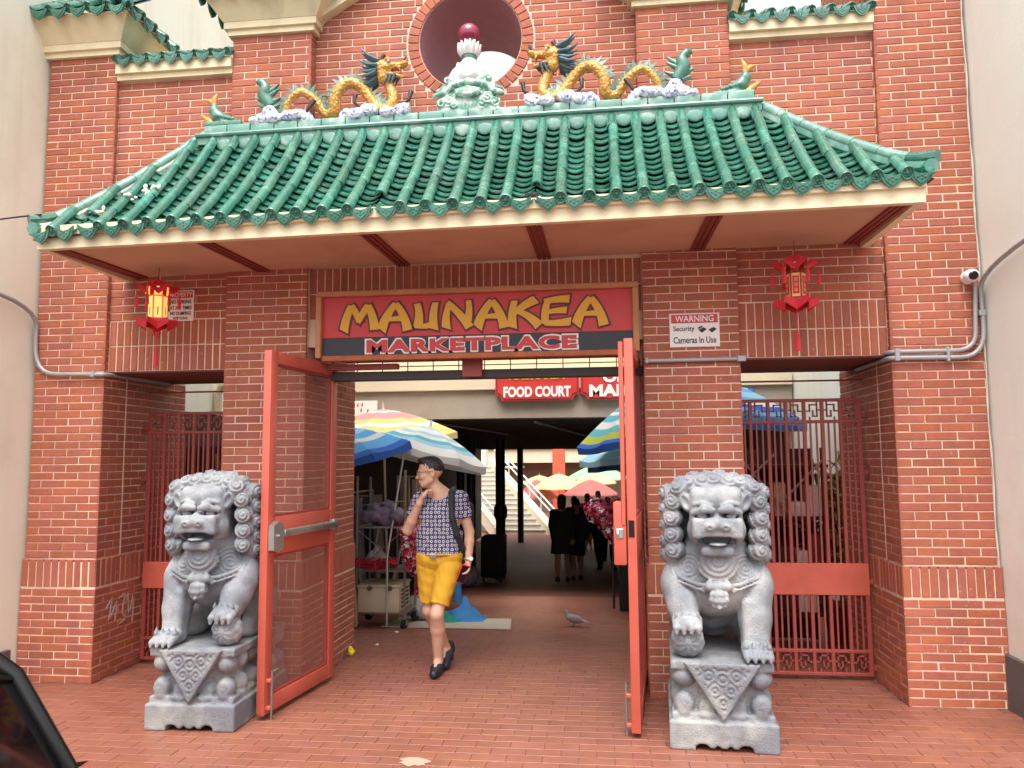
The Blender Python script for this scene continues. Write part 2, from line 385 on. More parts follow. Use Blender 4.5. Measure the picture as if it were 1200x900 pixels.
# ================================================================== the gateway
gateway=empty('market_gateway','red brick market gateway with green tiled canopy roof and round window','gateway')
P1=(-4.064,-3.473);P2=(-2.49,-1.839);P3=(.691,1.37);P4=(2.39,3.006)
CO=.0592; BL=.196; JT=.008
BR=[]; _bm={}
def brick_mesh(w,h):
    k=(round(w,3),round(h,3))
    if k in _bm: return _bm[k]
    m=MB(); c=.0035; a,b=w/2,h/2
    v=[(-a+c,0,-b+c),(a-c,0,-b+c),(a-c,0,b-c),(-a+c,0,b-c),(-a,.004,-b),(a,.004,-b),(a,.004,b),(-a,.004,b),(-a,.02,-b),(a,.02,-b),(a,.02,b),(-a,.02,b)]
    f=[(0,1,2,3)]+[(4+i,4+(i+1)%4,(i+1)%4,i) for i in range(4)]+[(8+i,8+(i+1)%4,4+(i+1)%4,4+i) for i in range(4)]
    m.add(v,f); _bm[k]=m.mesh('brick','brick'); return _bm[k]
def put_brick(O,U,N,u,v,w,h):
    """brick centred at O+u*U+v*Z, face normal N"""
    if w<.015: return
    # quantise widths so alike bricks share a mesh
    w=round(w*250)/250; h=round(h*500)/500
    c=Vector(O)+Vector(U)*u+Vector((0,0,v)); N=Vector(N); U=Vector(U)
    jit=rng.normal(0,.0012)
    c=c+N*jit
    a=rng.normal(0,.004)
    M=frame(U,-N,Vector((0,0,1)),c)@Euler((rng.normal(0,.004),a,rng.normal(0,.006))).to_matrix().to_4x4()
    BR.append((brick_mesh(w,h),M,tuple(c),tuple(N),w*h))
def courses(O,U,N,width,z0,z1,phase=0,skip=None):
    k0=round(z0/CO); nc=max(1,round((z1-z0)/CO)); C_=(z1-z0)/nc
    for k in range(k0,k0+nc):
        z=z0+(k-k0)*C_; h=C_
        off=((k+phase)%2)*(BL+JT)/2
        u=-off
        while u<width-.01:
            a=max(u,0); b=min(u+BL,width)
            if b-a>.02 and not (skip and skip(a,b,z+h/2)):
                put_brick(O,U,N,(a+b)/2,z+h/2,(b-a)-(0 if b<width else 0),h-JT)
            elif skip and b-a>.02:
                for (a2,b2) in (skip(a,b,z+h/2) if not isinstance(skip(a,b,z+h/2),bool) else []): put_brick(O,U,N,(a2+b2)/2,z+h/2,b2-a2,h-JT)
            u+=BL+JT
def soldiers(O,U,N,width,z0,h):
    n=max(1,round(width/.061)); p=width/n
    for i in range(n): put_brick(O,U,N,(i+.5)*p,z0+h/2,p-JT,h-JT)
SB,ST=.708,.918
core=MB().use('mortar')
E_=.005
def cbox(a,b): core.box((a[0]+E_,a[1]+E_,a[2]),(b[0]-E_,b[1]-E_,b[2]))
HID=lambda a,b,z: True
def pier(P,top,lr):
    x0,x1=P; xb0,xb1=x0-.014,x1+.014
    cbox((x0,0,SB),(x1,1.2,top)); cbox((xb0,-.02,0),(xb1,1.214,SB+.19))
    # sloping ledge
    faces=[((x0,0,0),(1,0,0),(0,-1,0),x1-x0,(xb0,-.02,0),xb1-xb0)]
    if 'r' in lr: faces.append(((x1,0,0),(0,1,0),(1,0,0),1.2,(xb1,-.02,0),1.234))
    if 'l' in lr: faces.append(((x0,1.2,0),(0,-1,0),(-1,0,0),1.2,(xb0,1.214,0),1.234))
    for fi,(O,U,N,wd,Ob,wb) in enumerate(faces):
        courses(Ob,U,N,wb,0,SB-.01,fi); soldiers(Ob,U,N,wb,SB,ST-SB)
        courses(O,U,N,wd,ST+.003,3.2 if fi==0 else 2.36,fi)
        if fi==0: courses(O,U,N,wd,3.85 if P in (P2,P3) else 3.2,top,fi)
pier(P1,4.95,'r'); pier(P2,5.03,'rl'); pier(P3,5.03,'lr'); pier(P4,6.2,'l')
# upper return faces
for (x,N,y0) in ((P1[1],(1,0,0),.045),(P4[0],(-1,0,0),.045)):
    courses((x,0 if N[0]>0 else y0,0),(0,1 if N[0]>0 else -1,0),N,y0,2.37,4.72,1)
courses((P1[1],.045,0),(0,1,0),(1,0,0),1.15,4.86,4.95,0)
courses((P4[0],1.2,0),(0,-1,0),(-1,0,0),1.15,4.86,6.2,0)
for x,N in ((P2[1],(1,0,0)),(P3[0],(-1,0,0))):
    courses((x,0 if N[0]>0 else .09,0),(0,1 if N[0]>0 else -1,0),N,.09,3.85,5.03,1)
# side lintel walls
LB=2.364
for (xa,xb) in ((P1[1],P2[0]),(P3[1],P4[0])):
    cbox((xa-.01,.045,LB),(xb+.01,1.0,4.74))
    O=(xa,.045,0)
    soldiers(O,(1,0,0),(0,-1,0),xb-xa,LB,.2); soldiers(O,(1,0,0),(0,-1,0),xb-xa,LB+.2,.2)
    courses(O,(1,0,0),(0,-1,0),xb-xa,LB+.402,3.2); courses(O,(1,0,0),(0,-1,0),xb-xa,3.5,4.73)
# centre header and the wall with the round opening
xa,xb=P2[1],P3[0]; CX,CZ,RI,RO=-.585,4.925,.405,.500
cbox((xa-.01,.045,2.52),(xb+.01,1.0,3.9))
soldiers((xa,.045,0),(1,0,0),(0,-1,0),xb-xa,2.93,.2); soldiers((xa,.045,0),(1,0,0),(0,-1,0),xb-xa,2.73,.2)
def ringskip(a,b,z):
    dz=abs(z-CZ)
    r=RO+.012
    if dz>=r: return False
    hw=math.sqrt(r*r-dz*dz); A,B=CX-xa-hw,CX-xa+hw
    if b<=A or a>=B: return False
    out=[]
    if a<A-.03: out.append((a,A))
    if b>B+.03: out.append((B,b))
    return out if out else True
courses((xa,.09,0),(1,0,0),(0,-1,0),xb-xa,4.0,6.0,1,ringskip)
NR=44
for i in range(NR):
    a=2*math.pi*(i+.5)/NR; rm=(RI+RO)/2; wd=2*math.pi*rm/NR-JT
    rad=Vector((math.cos(a),0,math.sin(a))); tan=Vector((-math.sin(a),0,math.cos(a)))
    c=Vector((CX,.084,CZ))+rad*rm
    M=frame(tan,Vector((0,1,0)),rad,c)
    if M.to_3x3().determinant()<0: M=frame(-tan,Vector((0,1,0)),rad,c)
    BR.append((brick_mesh(round(wd*250)/250,.086),M,tuple(c),(0,-1,0),wd*.086))
PIECES.append(('brick','brickwork',gateway,BR,300,'brick'))
# wall face with a round hole, and the plastered tube behind it
N=64; yf=.09+E_; z0,z1=3.9,6.1
def sq(a):
    c,s=math.cos(a),math.sin(a); k=[]
    if c>1e-6:k.append((xb-CX)/c)
    if c<-1e-6:k.append((xa-CX)/c)
    if s>1e-6:k.append((z1-CZ)/s)
    if s<-1e-6:k.append((z0-CZ)/s)
    t=min(k); return (CX+c*t,CZ+s*t)
for yy,fl in ((yf,False),(1.0,True)):
    inn=[(CX+RI*math.cos(2*math.pi*i/N),yy,CZ+RI*math.sin(2*math.pi*i/N)) for i in range(N)]; out=[(sq(2*math.pi*i/N)[0],yy,sq(2*math.pi*i/N)[1]) for i in range(N)]
    fs=[(i,N+i,N+(i+1)%N,(i+1)%N) for i in range(N)]
    core.add(inn+out,[f if fl else f[::-1] for f in fs])
cbox((xa,.09,6.1),(xb,1.0,6.2))
core.build('mortar_core',None,gateway)
t=MB(); ring=lambda y,r:[(CX+r*math.cos(2*math.pi*i/N),y,CZ+r*math.sin(2*math.pi*i/N)) for i in range(N)]
t.add(ring(.096,RI-.002)+ring(1.005,RI-.002),[(i,(i+1)%N,N+(i+1)%N,N+i)[::-1] for i in range(N)]); t.build('round_opening','maroon_plaster',gateway,60)
# undersides of the openings
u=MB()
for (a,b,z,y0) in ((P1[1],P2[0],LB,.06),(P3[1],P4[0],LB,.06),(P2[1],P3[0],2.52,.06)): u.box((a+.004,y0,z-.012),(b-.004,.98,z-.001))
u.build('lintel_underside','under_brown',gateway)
# expansion joints on the deep reveals
for jx in (P1[1]+.0025,P4[0]-.0025):
    j=MB(); j.box((jx-.0015,.285,ST),(jx+.0015,.297,2.35)); j.build('expansion_joint','mortar',gateway)
# chalky graffiti scrawl on the reveal of the left pier
gr=MB(); mat('chalk',srgb(196,170,160),.9,.1,40)
for pts in (((.12,.52),(.20,.60),(.16,.42),(.26,.56),(.24,.40)),((.28,.58),(.36,.60),(.33,.46),(.38,.40),(.30,.38)),((.40,.60),(.42,.42),(.48,.58),(.47,.36))):
    P_=[(P1[1]+.0155,a,b) for a,b in pts]
    for a,b in zip(P_,P_[1:]): gr.beam(a,b,.016,.003,(1,0,0))
gr.build('graffiti','chalk',gateway)
# cream caps
def cap(x0,x1,z,name='pier_cap',deep=1.3,right=True):
    m=MB()
    def ringbox(z0,z1,p0,p1):
        v=[(x0-p0,-p0,z0),(x1+p0,-p0,z0),(x1+p0,deep+p0,z0),(x0-p0,deep+p0,z0),(x0-p1,-p1,z1),(x1+p1,-p1,z1),(x1+p1,deep+p1,z1),(x0-p1,deep+p1,z1)]
        m.add(v,[(3,2,1,0),(4,5,6,7),(0,1,5,4),(1,2,6,5),(2,3,7,6),(3,0,4,7)])
    ringbox(z,z+.045,.03,.03); ringbox(z+.045,z+.10,.055,.055); ringbox(z+.10,z+.26,.06,.17); ringbox(z+.26,z+.275,.18,.18)
    m.build(name,'cream',gateway); return z+.275
# coping on the low side walls
def coping(xa,xb,z):
    m=MB(); m.box((xa+.002,.0,z),(xb-.002,.5,z+.045)); m.box((xa+.002,-.03,z+.045),(xb-.002,.5,z+.13)); m.build('wall_coping','cream',gateway)
ct1=cap(P1[0],P1[1],4.945); ct2=cap(P2[0],P2[1],5.03); ct3=cap(P3[0],P3[1],5.03)
coping(P1[1],P2[0],4.735); coping(P3[1],P4[0],4.735)
# ================================================================== canopy roof
roof=empty('roof',None); roof.parent=gateway
EX0,EX1=-3.355,2.335; RX0,RX1=-2.63,1.52; YE,YR=-1.0,-.13; NCOL=34
tilt=lambda x:.0115*(x+.5)
def flare(x): q=(x+.52)/2.88; return (.035 if q>0 else -.04)*abs(q)**4
def rz(x,t): return 3.235+(tilt(x)+flare(x))*(1-t)+.915*(.80*t+.20*t*t)
def ry(t): return YE+(YR-YE)*t
def tmax(x):
    if x<RX0: return max(0,(x-EX0)/(RX0-EX0))
    if x>RX1: return max(0,(EX1-x)/(EX1-RX1))
    return 1.
PX=(EX1-EX0)/NCOL
# tiles
def cover_mesh():
    m=MB(); n=7; L=.172; r0,r1=.038,.033; vs=[]
    for (y,r) in ((0,r0-.012),(0,r0),(L,r1)):
        for k in range(n): a=math.pi*k/(n-1); vs.append((r*math.cos(a),y,r*math.sin(a)*1.05))
    fs=[]
    for i in range(2):
        for k in range(n-1): fs.append((i*n+k,i*n+k+1,(i+1)*n+k+1,(i+1)*n+k))
    m.add(vs,fs); me=m.mesh('cover_tile','glaze',35); return me
def pan_mesh():
    m=MB(); n=7; L=.105; w=PX/2-.006; vs=[]
    zz=lambda x:-.030*(1-(x/w)**2)
    for (y,dz) in ((0,-.009),(0,0),(L,0)):
        for k in range(n): x=-w+2*w*k/(n-1); vs.append((x,y-.012*(1-(x/w)**2)*(y==0),zz(x)+dz))
    fs=[]
    for i in range(2):
        for k in range(n-1): fs.append((i*n+k,i*n+k+1,(i+1)*n+k+1,(i+1)*n+k))
    m.add(vs,fs); return m.mesh('pan_tile','glaze',35)
def disc_mesh():
    m=MB(); m.lathe([(.001,-.004),(.027,-.004),(.030,.004),(.036,.006),(.041,.0),(.041,-.03)],14,Matrix.Rotation(R(90),4,'X'),False)
    m.lathe([(.001,.004),(.008,.003),(.014,-.004)],8,Matrix.Rotation(R(90),4,'X'),False)
    for k in range(6):
        a=k*math.pi/3; m.ball((.021*math.cos(a),-.002,.021*math.sin(a)),(.006,.004,.006),6,4)
    return m.mesh('eave_disc','glaze',40)
def drip_mesh():
    m=MB(); w=PX/2-.014; top=[(-w+2*w*k/8,-.028*(1-((-1+k/4))**2)) for k in range(9)]
    low=[(w*.98,-.022),(w*.72,-.062),(w*.36,-.086),(0,-.104),(-w*.36,-.086),(-w*.72,-.062),(-w*.98,-.022)]
    poly=[(x,z) for x,z in low[::-1]]+top[::-1]
    m.prism(poly,-.012,.0)
    ip=[(x*.72,z*.72-.014) for x,z in low[::-1]]+[(x*.72,z*.5-.02) for x,z in top[::-1]]
    m.prism(ip,-.017,-.011)
    for x,z in ((0,-.06),(-.022,-.048),(.022,-.048),(0,-.04)): m.ball((x,-.017,z),(.009,.005,.008),6,4)
    return m.mesh('drip_tile','glaze',30)
cm,pm_,dm,drm=cover_mesh(),pan_mesh(),disc_mesh(),drip_mesh()
def slope(x,t,dt):
    a=Vector((0,ry(t),rz(x,t))); b=Vector((0,ry(t+dt),rz(x,t+dt))); d=(b-a).normalized(); return d
tiles=[]
NS=6; broken={10,16}
broken_x=[-2.99,-1.075,-.02]
for i in range(NCOL+1):
    x=EX0+i*PX
    if i in (0,NCOL): continue
    tm=tmax(x); bad=any(abs(x-b)<PX/2 for b in broken_x)
    k=0
    jx=rng.normal(0,.003)
    while k<NS:
        t0=k/NS
        if t0>=tm-.03: break
        if bad and k==0: k+=1; continue
        t1=min((k+1)/NS,tm); d=slope(x,t0,1/NS); nrm=Vector((0,-d.z,d.y)); 
        if nrm.z<0: nrm=-nrm
        L=(Vector((0,ry(t1),rz(x,t1)))-Vector((0,ry(t0),rz(x,t0)))).length
        sy=(L+.018)/.172
        o=Vector((x+jx+rng.normal(0,.002),ry(t0),rz(x,t0)))+nrm*(.012+.004*0)-d*.01
        M=frame((1,0,0),d*sy,nrm,o)@Euler((R(1.3),0,rng.normal(0,.012))).to_matrix().to_4x4()
        inst('cover_tile',cm,M,roof); k+=1
    if not bad:
        d=slope(x,0,.1); nrm=Vector((0,-d.z,d.y)); nrm=nrm if nrm.z>0 else -nrm
        o=Vector((x+jx,YE,rz(x,0)))+nrm*.014-d*.018
        M=frame((1,0,0),d,nrm,o)@Euler((R(-14+rng.normal(0,3)),0,rng.normal(0,.03))).to_matrix().to_4x4(); inst('eave_disc',dm,M,roof)
NP=15
for i in range(NCOL):
    x=EX0+(i+.5)*PX; tm=tmax(x)
    for k in range(NP):
        t=k/NP
        if t>tm-.01: break
        d=slope(x,t,1/NP); nrm=Vector((0,-d.z,d.y)); nrm=nrm if nrm.z>0 else -nrm
        o=Vector((x+rng.normal(0,.002),ry(t),rz(x,t)))+nrm*(.010+rng.normal(0,.002))-d*.016
        M=frame((1,0,0),d,nrm,o)@Euler((R(-14+rng.normal(0,1.2)),rng.normal(0,.018),rng.normal(0,.015))).to_matrix().to_4x4()
        tiles.append((pm_,M,tuple(o),tuple((nrm-d*.5).normalized()),.15*.08))
    d=slope(x,0,.1); o=Vector((x,YE-.012,rz(x,0)+.022))
    M=Matrix.Translation(o)@Euler((R(9+rng.normal(0,2)),rng.normal(0,.03),rng.normal(0,.03))).to_matrix().to_4x4(); inst('drip_tile',drm,M,roof)
PIECES.append(('pan_tile','pan_tile_field',roof,tiles,300,'glaze'))
# decking under the tiles: front slope, two hip ends, and the strip up to the ridge
m=MB(); P=[]
for i in range(35):
    x=EX0+(EX1-EX0)*i/34; P.append([(min(max(x,EX0+(RX0-EX0)*t),EX1+(RX1-EX1)*t),ry(t)+.02,rz(x,t)-.035) for t in [k/8 for k in range(9)]])
m.grid(P)
for sgn,ex,rx in ((-1,EX0,RX0),(1,EX1,RX1)):
    Q=[]
    for k in range(9):
        t=k/8; xx=ex+(rx-ex)*t; Q.append([(xx,ry(t)+.02,rz(ex,t)-.035),(xx,.045,rz(ex,t)-.035)])
    m.grid(Q,sgn>0)
m.build('roof_deck','glaze_dark',roof)
# hip ridges of half-round tiles with turned-up ends
for sgn,ex,rx in ((-1,EX0,RX0),(1,EX1,RX1)):
    n=7
    for k in range(n):
        t0,t1=k/n-.02,(k+1)/n+.015
        pt=lambda t:Vector((ex+(rx-ex)*t,ry(t)+.02,rz(ex,max(t,0))+.035+(.05*max(0,.15-t)/.15)))
        m=MB(); m.tube([pt(t0),pt((t0+t1)/2),pt(t1)],[.042,.041,.036],9); m.build('hip_tile','ridge_glaze' if k>0 else 'glaze',roof,40)
    # mortar bed under the hip tiles
    m=MB(); m.tube([pt(q/8)-Vector((0,0,.045)) for q in range(9)],.04,7); m.build('hip_bedding','ridge_glaze' if sgn>0 else 'lime',roof,40)
# end caps of the eave corners
for ex in (EX0+.03,EX1-.03):
    m=MB(); m.tube([(ex,YE-.02,rz(ex,0)+.03),(ex,YE+.35,rz(ex,0)+.06)],.042,10); m.build('corner_tile','glaze',roof,40)
# mortar lumps where eave tiles broke away
for bx in broken_x:
    mm=MB()
    b=bx; 
    for q in range(9): mm.use('tar' if q%3 else 'lime').ball((b+rng.normal(0,.022),YE+.03+abs(rng.normal(0,.05)),rz(b,0)+.02+rng.normal(0,.018)),tuple(rng.uniform(.014,.032,3)),7,5)
    mm.build('broken_mortar',None,roof,50)
for (bx,t) in ((-2.72,.33),(-2.80,.28),(-2.66,.36),(-2.9,.1)):
    mm=MB()
    for q in range(5): mm.use('lime').ball((bx+rng.normal(0,.03),ry(t)-.02,rz(bx,t)+.05+rng.normal(0,.012)),tuple(rng.uniform(.008,.022,3)),7,5)
    mm.build('broken_mortar',None,roof,50)
# fascia, soffit and ribs
FX0,FX1,FY=-3.33,2.285,-.965
fb=lambda x:3.10+tilt(x)+.0
m=MB()
n=12
for i in range(n):
    a=FX0+(FX1-FX0)*i/n; b=FX0+(FX1-FX0)*(i+1)/n
    for (y0,za,zb_) in ((FY,0,.085),(FY-.025,.085,.15)):
        v=[(a,y0,fb(a)+za),(b,y0,fb(b)+za),(b,y0+.05,fb(b)+za),(a,y0+.05,fb(a)+za),(a,y0,fb(a)+zb_),(b,y0,fb(b)+zb_),(b,y0+.05,fb(b)+zb_),(a,y0+.05,fb(a)+zb_)]
        m.add(v,[(3,2,1,0),(4,5,6,7),(0,1,5,4),(2,3,7,6)]+([(3,0,4,7)] if i==0 else [])+([(1,2,6,5)] if i==n-1 else []))
for x,s in ((FX0,1),(FX1,-1)):
    for (dx,za,zb_) in ((0,0,.085),(-.025*s,.085,.15)):
        xs=sorted((x+dx,x+dx+s*.05)); m.box((xs[0],FY+.05,fb(x)+za),(xs[1],.04,fb(x)+zb_))
m.build('fascia','cream',gateway)
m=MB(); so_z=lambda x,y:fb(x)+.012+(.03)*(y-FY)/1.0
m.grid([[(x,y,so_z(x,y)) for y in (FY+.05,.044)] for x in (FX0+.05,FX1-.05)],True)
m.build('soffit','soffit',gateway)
for xr in (FX0+.12,-2.19,-1.09,-.02,1.09,FX1-.12):
    m=MB()
    for q in (-.036,0,.036): m.beam((xr+q,FY+.052,so_z(xr,FY+.05)-.006),(xr+q,.03,so_z(xr,.03)-.006),.026,.016)
    m.build('soffit_rib','soffit_rib',gateway)
# ridge of glazed blocks
zr=lambda x:4.155+.006*(x+.55)
m=MB(); m.beam((RX0-.02,YR,zr(RX0)-.045),(RX1+.02,YR,zr(RX1)-.045),.16,.07); m.tube([(RX0-.03,YR-.085,zr(RX0)-.01),(RX1+.03,YR-.085,zr(RX1)-.01)],.018,8); m.beam((RX0-.02,YR+.06,3.95),(RX1+.02,YR+.06,3.95),.2,.4)
m.build('ridge_base','ridge_glaze',roof,40)
nb=22
for i in range(nb):
    a=RX0+.02+(RX1-RX0-.04)*i/nb; b=RX0+.02+(RX1-RX0-.04)*(i+1)/nb; m=MB()
    m.box((a+.003,YR-.062+rng.normal(0,.002),zr(a)-.008),(b-.003,YR+.062,zr(a)+.075+rng.normal(0,.002)),None,.006)
    m.build('ridge_block','ridge_glaze',roof,35)
# half-round plaster stops where the pans meet the ridge
m=MB()
for i in range(NCOL):
    x=EX0+(i+.5)*PX
    if RX0+.05<x<RX1-.05: m.use('ridge_glaze').ball((x,YR-.075,zr(x)-.085),(.064,.010,.05),10,6)
m.build('pan_stop',None,roof,60)
# small tiled caps over the piers and copings
def mini_tiles(parent,p0,p1,inward,n,drop=.0,rise=.24,run=.2):
    """row of eave tiles from p0 to p1 (points on the eave line), roof rising inward"""
    p0,p1,inward=Vector(p0),Vector(p1),Vector(inward); ax=(p1-p0); L=ax.length; ax.normalize(); p=L/n
    d=(inward*run+Vector((0,0,rise))).normalized(); nrm=ax.cross(d); sl=math.hypot(run,rise)
    m=MB()
    m.add([p0+Vector((0,0,-.01)),p1+Vector((0,0,-.01)),p1+d*sl+Vector((0,0,-.01)),p0+d*sl+Vector((0,0,-.01))],[(0,1,2,3)])
    s=p/PX
    for i in range(n+1):
        o=p0+ax*(p*i)+nrm*.01
        if 0<i<n or True:
            for k in range(max(1,int(sl/.15))):
                M=frame(ax*s,d,nrm*s,o+d*(.15*k)); m.add([v.co for v in cm.vertices],[tuple(q.vertices) for q in cm.polygons],M)
            M=frame(ax*s,d,nrm*s,o-d*.008); m.add([v.co for v in dm.vertices],[tuple(q.vertices) for q in dm.polygons],M)
        if i<n:
            c=p0+ax*(p*(i+.5))
            for k in range(max(1,int(sl/.07))):
                M=frame(ax*s,d,nrm*s,c+nrm*.016+d*(.07*k))@Euler((R(-8),0,0)).to_matrix().to_4x4(); m.add([v.co for v in pm_.vertices],[tuple(q.vertices) for q in pm_.polygons],M)
            M=frame(ax*s,-ax.cross(Vector((0,0,1)))*-1*s if False else inward*s,Vector((0,0,s)),c+Vector((0,0,.016))-inward*.01); m.add([v.co for v in drm.vertices],[tuple(q.vertices) for q in drm.polygons],M)
    m.build('cap_tiles','glaze',parent,35)
for (P,z) in ((P1,ct1),(P2,ct2),(P3,ct3)):
    q=.2; x0,x1=P[0]-q,P[1]+q; y0,y1=-q,1.3+q
    mini_tiles(gateway,(x0,y0,z+.03),(x1,y0,z+.03),(0,1,0),6,run=.36,rise=.28)
    mini_tiles(gateway,(x1,y0,z+.03),(x1,y1,z+.03),(-1,0,0),10,run=.36,rise=.28)
    if P is not P1: mini_tiles(gateway,(x0,y1,z+.03),(x0,y0,z+.03),(1,0,0),10,run=.36,rise=.28)
    m=MB(); m.box(((P[0]+P[1])/2-.08,.1,z+.2),((P[0]+P[1])/2+.08,1.2,z+.36),None,.02); m.build('cap_ridge','ridge_glaze',gateway)
for (a,b) in ((P1[1],P2[0]),(P3[1],P4[0])):
    mini_tiles(gateway,(a+.02,-.045,4.885),(b-.02,-.045,4.885),(0,1,0),7,run=.3,rise=.16)
m=MB(); m.tube([(EX0+.06,YE+.02,3.30),(EX0-.08,YE,3.285),(EX0-.22,YE-.03,3.262)],.006,5); m.build('loose_wire','tar',roof)
# raking cream cornice over the centre wall, just inside the frame at its top
for s in (-1,1):
    m=MB(); xs=CX+s*1.26
    m.beam((xs,.05,5.16),(CX+s*.5,.05,5.62),.1,.10,(0,0,1)); m.beam((xs,.03,5.23),(CX+s*.5,.03,5.69),.16,.05,(0,0,1)); m.build('raking_cornice','cream',gateway)
# ================================================================== lettering helpers
_fc={}
def text_bm(s,w,h,ext=.002,off=0.,bold=0.,spacing=1.,shear=0.):
    """text as mesh data fitted into a w x h box centred at the origin in the x-z plane, facing -y"""
    cu=bpy.data.curves.new('lettering','FONT'); cu.body=s; cu.size=1; cu.extrude=.02; cu.offset=off; cu.resolution_u=3; cu.space_character=spacing; cu.shear=shear
    o=bpy.data.objects.new('lettering',cu); COL.objects.link(o); bpy.context.view_layer.update()
    dg=bpy.context.evaluated_depsgraph_get(); me=o.evaluated_get(dg).to_mesh()
    v=np.array([q.co for q in me.vertices]).reshape(-1,3); f=[tuple(p.vertices) for p in me.polygons]
    o.evaluated_get(dg).to_mesh_clear(); bpy.data.objects.remove(o); bpy.data.curves.remove(cu)
    if len(v)==0: return [],[]
    mn,mx=v.min(0),v.max(0); e=2*off
    sx=w/(mx[0]-mn[0]); sz=h/(mx[1]-mn[1])
    x=(v[:,0]-(mn[0]+mx[0])/2)*sx; z=(v[:,1]-(mn[1]+mx[1])/2)*sz; y=-v[:,2]/.02*ext
    return [tuple(q) for q in np.stack([x,y,z],1)],f
def put_text(m,s,c,w,h,matn,ext=.002,off=0.,spacing=1.,M=None,shear=0.):
    v,f=text_bm(s,w,h,ext,off,0,spacing,shear)
    T=Matrix.Translation(c) if M is None else M@Matrix.Translation(c)
    m.use(matn).add(v,f,T); return m
mat('sign_red',srgb(198,52,52),.45,.05,4,.03,60)
mat('sign_black',srgb(46,46,54),.5,.15,6,.05,40)
mat('sign_yellow',srgb(222,164,30),.45,.06,8)
mat('sign_maroon',srgb(98,28,44),.5,.1,8)
mat('sign_white',srgb(236,230,226),.5,.03,8)
mat('sign_wood',srgb(190,132,88),.6,.18,12,.25,60,col2=srgb(150,92,60),mix=(.5,.75),msc=6)
mat('wood_split',srgb(176,98,62),.7,.3,14,.5,50)
# ================================================================== main sign
SX0,SX1,SZ0,SZ1,SY=-1.745,.662,2.40,2.925,-.02
sign=empty('entrance_sign','long red and black sign reading MAUNAKEA MARKETPLACE in a wooden frame','sign',loc=(0,0,0))
m=MB(); m.use('sign_red').box((SX0+.03,SY,2.575),(SX1-.03,SY+.02,SZ1-.03)); m.build('red_panel',None,sign)
m=MB(); m.use('sign_black').box((SX0+.03,SY-.001,SZ0+.03),(SX1-.03,SY+.02,2.573)); m.build('black_panel',None,sign)
for nm,a,b,mt in (('frame_rail',(SX0,SY-.04,SZ1-.04),(SX1,SY+.03,SZ1),'sign_wood'),('frame_rail',(SX0+.05,SY-.035,SZ0-.005),(SX1-.03,SY+.03,SZ0+.035),'wood_split'),('frame_stile',(SX0,SY-.041,SZ0+.02),(SX0+.042,SY+.029,SZ1-.041),'sign_wood'),('frame_stile',(SX1-.045,SY-.041,SZ0+.02),(SX1,SY+.029,SZ1-.041),'sign_wood')):
    m=MB(); m.box(a,b,None,.004); m.build(nm,mt,sign)
# hand-cut brush letters
def ribbon(p,q,w0,w1,bow,d,n=7):
    p,q=Vector((p[0],p[1],0)),Vector((q[0],q[1],0)); t=(q-p); L=t.length; t/=L; nn=Vector((-t.y,t.x,0))
    p=p-t*d*.8; q=q+t*d*.8; out=[]; 
    for i in range(n):
        s=i/(n-1); c=p.lerp(q,s)+nn*(bow*4*s*(1-s)); w=(w0+(w1-w0)*s**1.3)/2+d
        sk=t*(w*.55*(2*s-1))*.8
        out.append((c+nn*w+sk*(.2 if s<.5 else 1),c-nn*w-sk*(1 if s<.5 else -.2)*.3))
    return out
LET={'M':(1.25,[(.26,.98,.04,.02,.13,.2,-.05),(.24,.97,.50,.36,.13,.13,.03),(.80,.97,.47,.34,.15,.11,-.03),(.76,.97,.97,.06,.13,.2,.05)]),
'A':(1.05,[(.56,1.02,.06,.03,.12,.22,-.07),(.54,1.0,.96,.0,.12,.2,.08),(.0,.36,.86,.42,.06,.13,.02)]),
'U':(1.0,[(.16,.98,.20,.14,.12,.2,.06),(.06,.10,.72,.16,.06,.14,-.03),(.86,1.0,.80,.02,.12,.2,-.05)]),
'N':(1.05,[(.18,.90,.10,.04,.1,.2,-.05),(.12,.98,.90,.04,.11,.18,.05),(.88,1.04,.86,.30,.1,.16,.04)]),
'K':(1.05,[(.18,.98,.10,.0,.12,.2,-.04),(.94,1.0,.14,.46,.17,.1,-.05),(.34,.55,1.0,.02,.1,.2,.06)]),
'E':(1.0,[(.18,.92,.10,.08,.12,.17,-.05),(.06,.90,.94,.98,.1,.16,.03),(.14,.50,.84,.56,.08,.14,.02),(.04,.10,.98,.14,.09,.17,-.03)])}
word='MAUNAKEA'; tot=sum(LET[c][0] for c in word); x=-1.555; unit=(0.437+1.555)/tot
for ch in word:
    wd,st=LET[ch]; W=wd*unit; hgt=.205; zb=2.625
    ou=MB(); fi=MB()
    for k,(a,b,c,d_,w0,w1,bw) in enumerate(st):
        for (mm_,dd,y0,y1) in ((ou,.020,SY-.006-.0004*k,SY),(fi,0.,SY-.012-.0004*k,SY-.004)):
            rb=ribbon((a*W*.86+.05*W,b*hgt*.96),(c*W*.86+.05*W,d_*hgt*.96),w0*hgt*1.95,w1*hgt*1.75,bw*hgt,dd*.7)
            n=len(rb); vs=[(x+p.x,yy,zb+p.y) for yy in (y0,y1) for pr in rb for p in pr]
            fs=[]
            for i in range(n-1):
                A,B,C,D=2*i,2*i+1,2*i+3,2*i+2; fs.append((A,B,C,D)); o=2*n
                fs.append((A,D,o+D,o+A)); fs.append((B,o+B,o+C,C))
            fs.append((0,2*n,2*n+1,1)); fs.append((2*n-2,2*n-1,4*n-1,4*n-2))
            mm_.add(vs,fs)
    l=fi.build('letter','sign_yellow',sign); ou.build('letter_outline','sign_maroon',l)
    x+=W
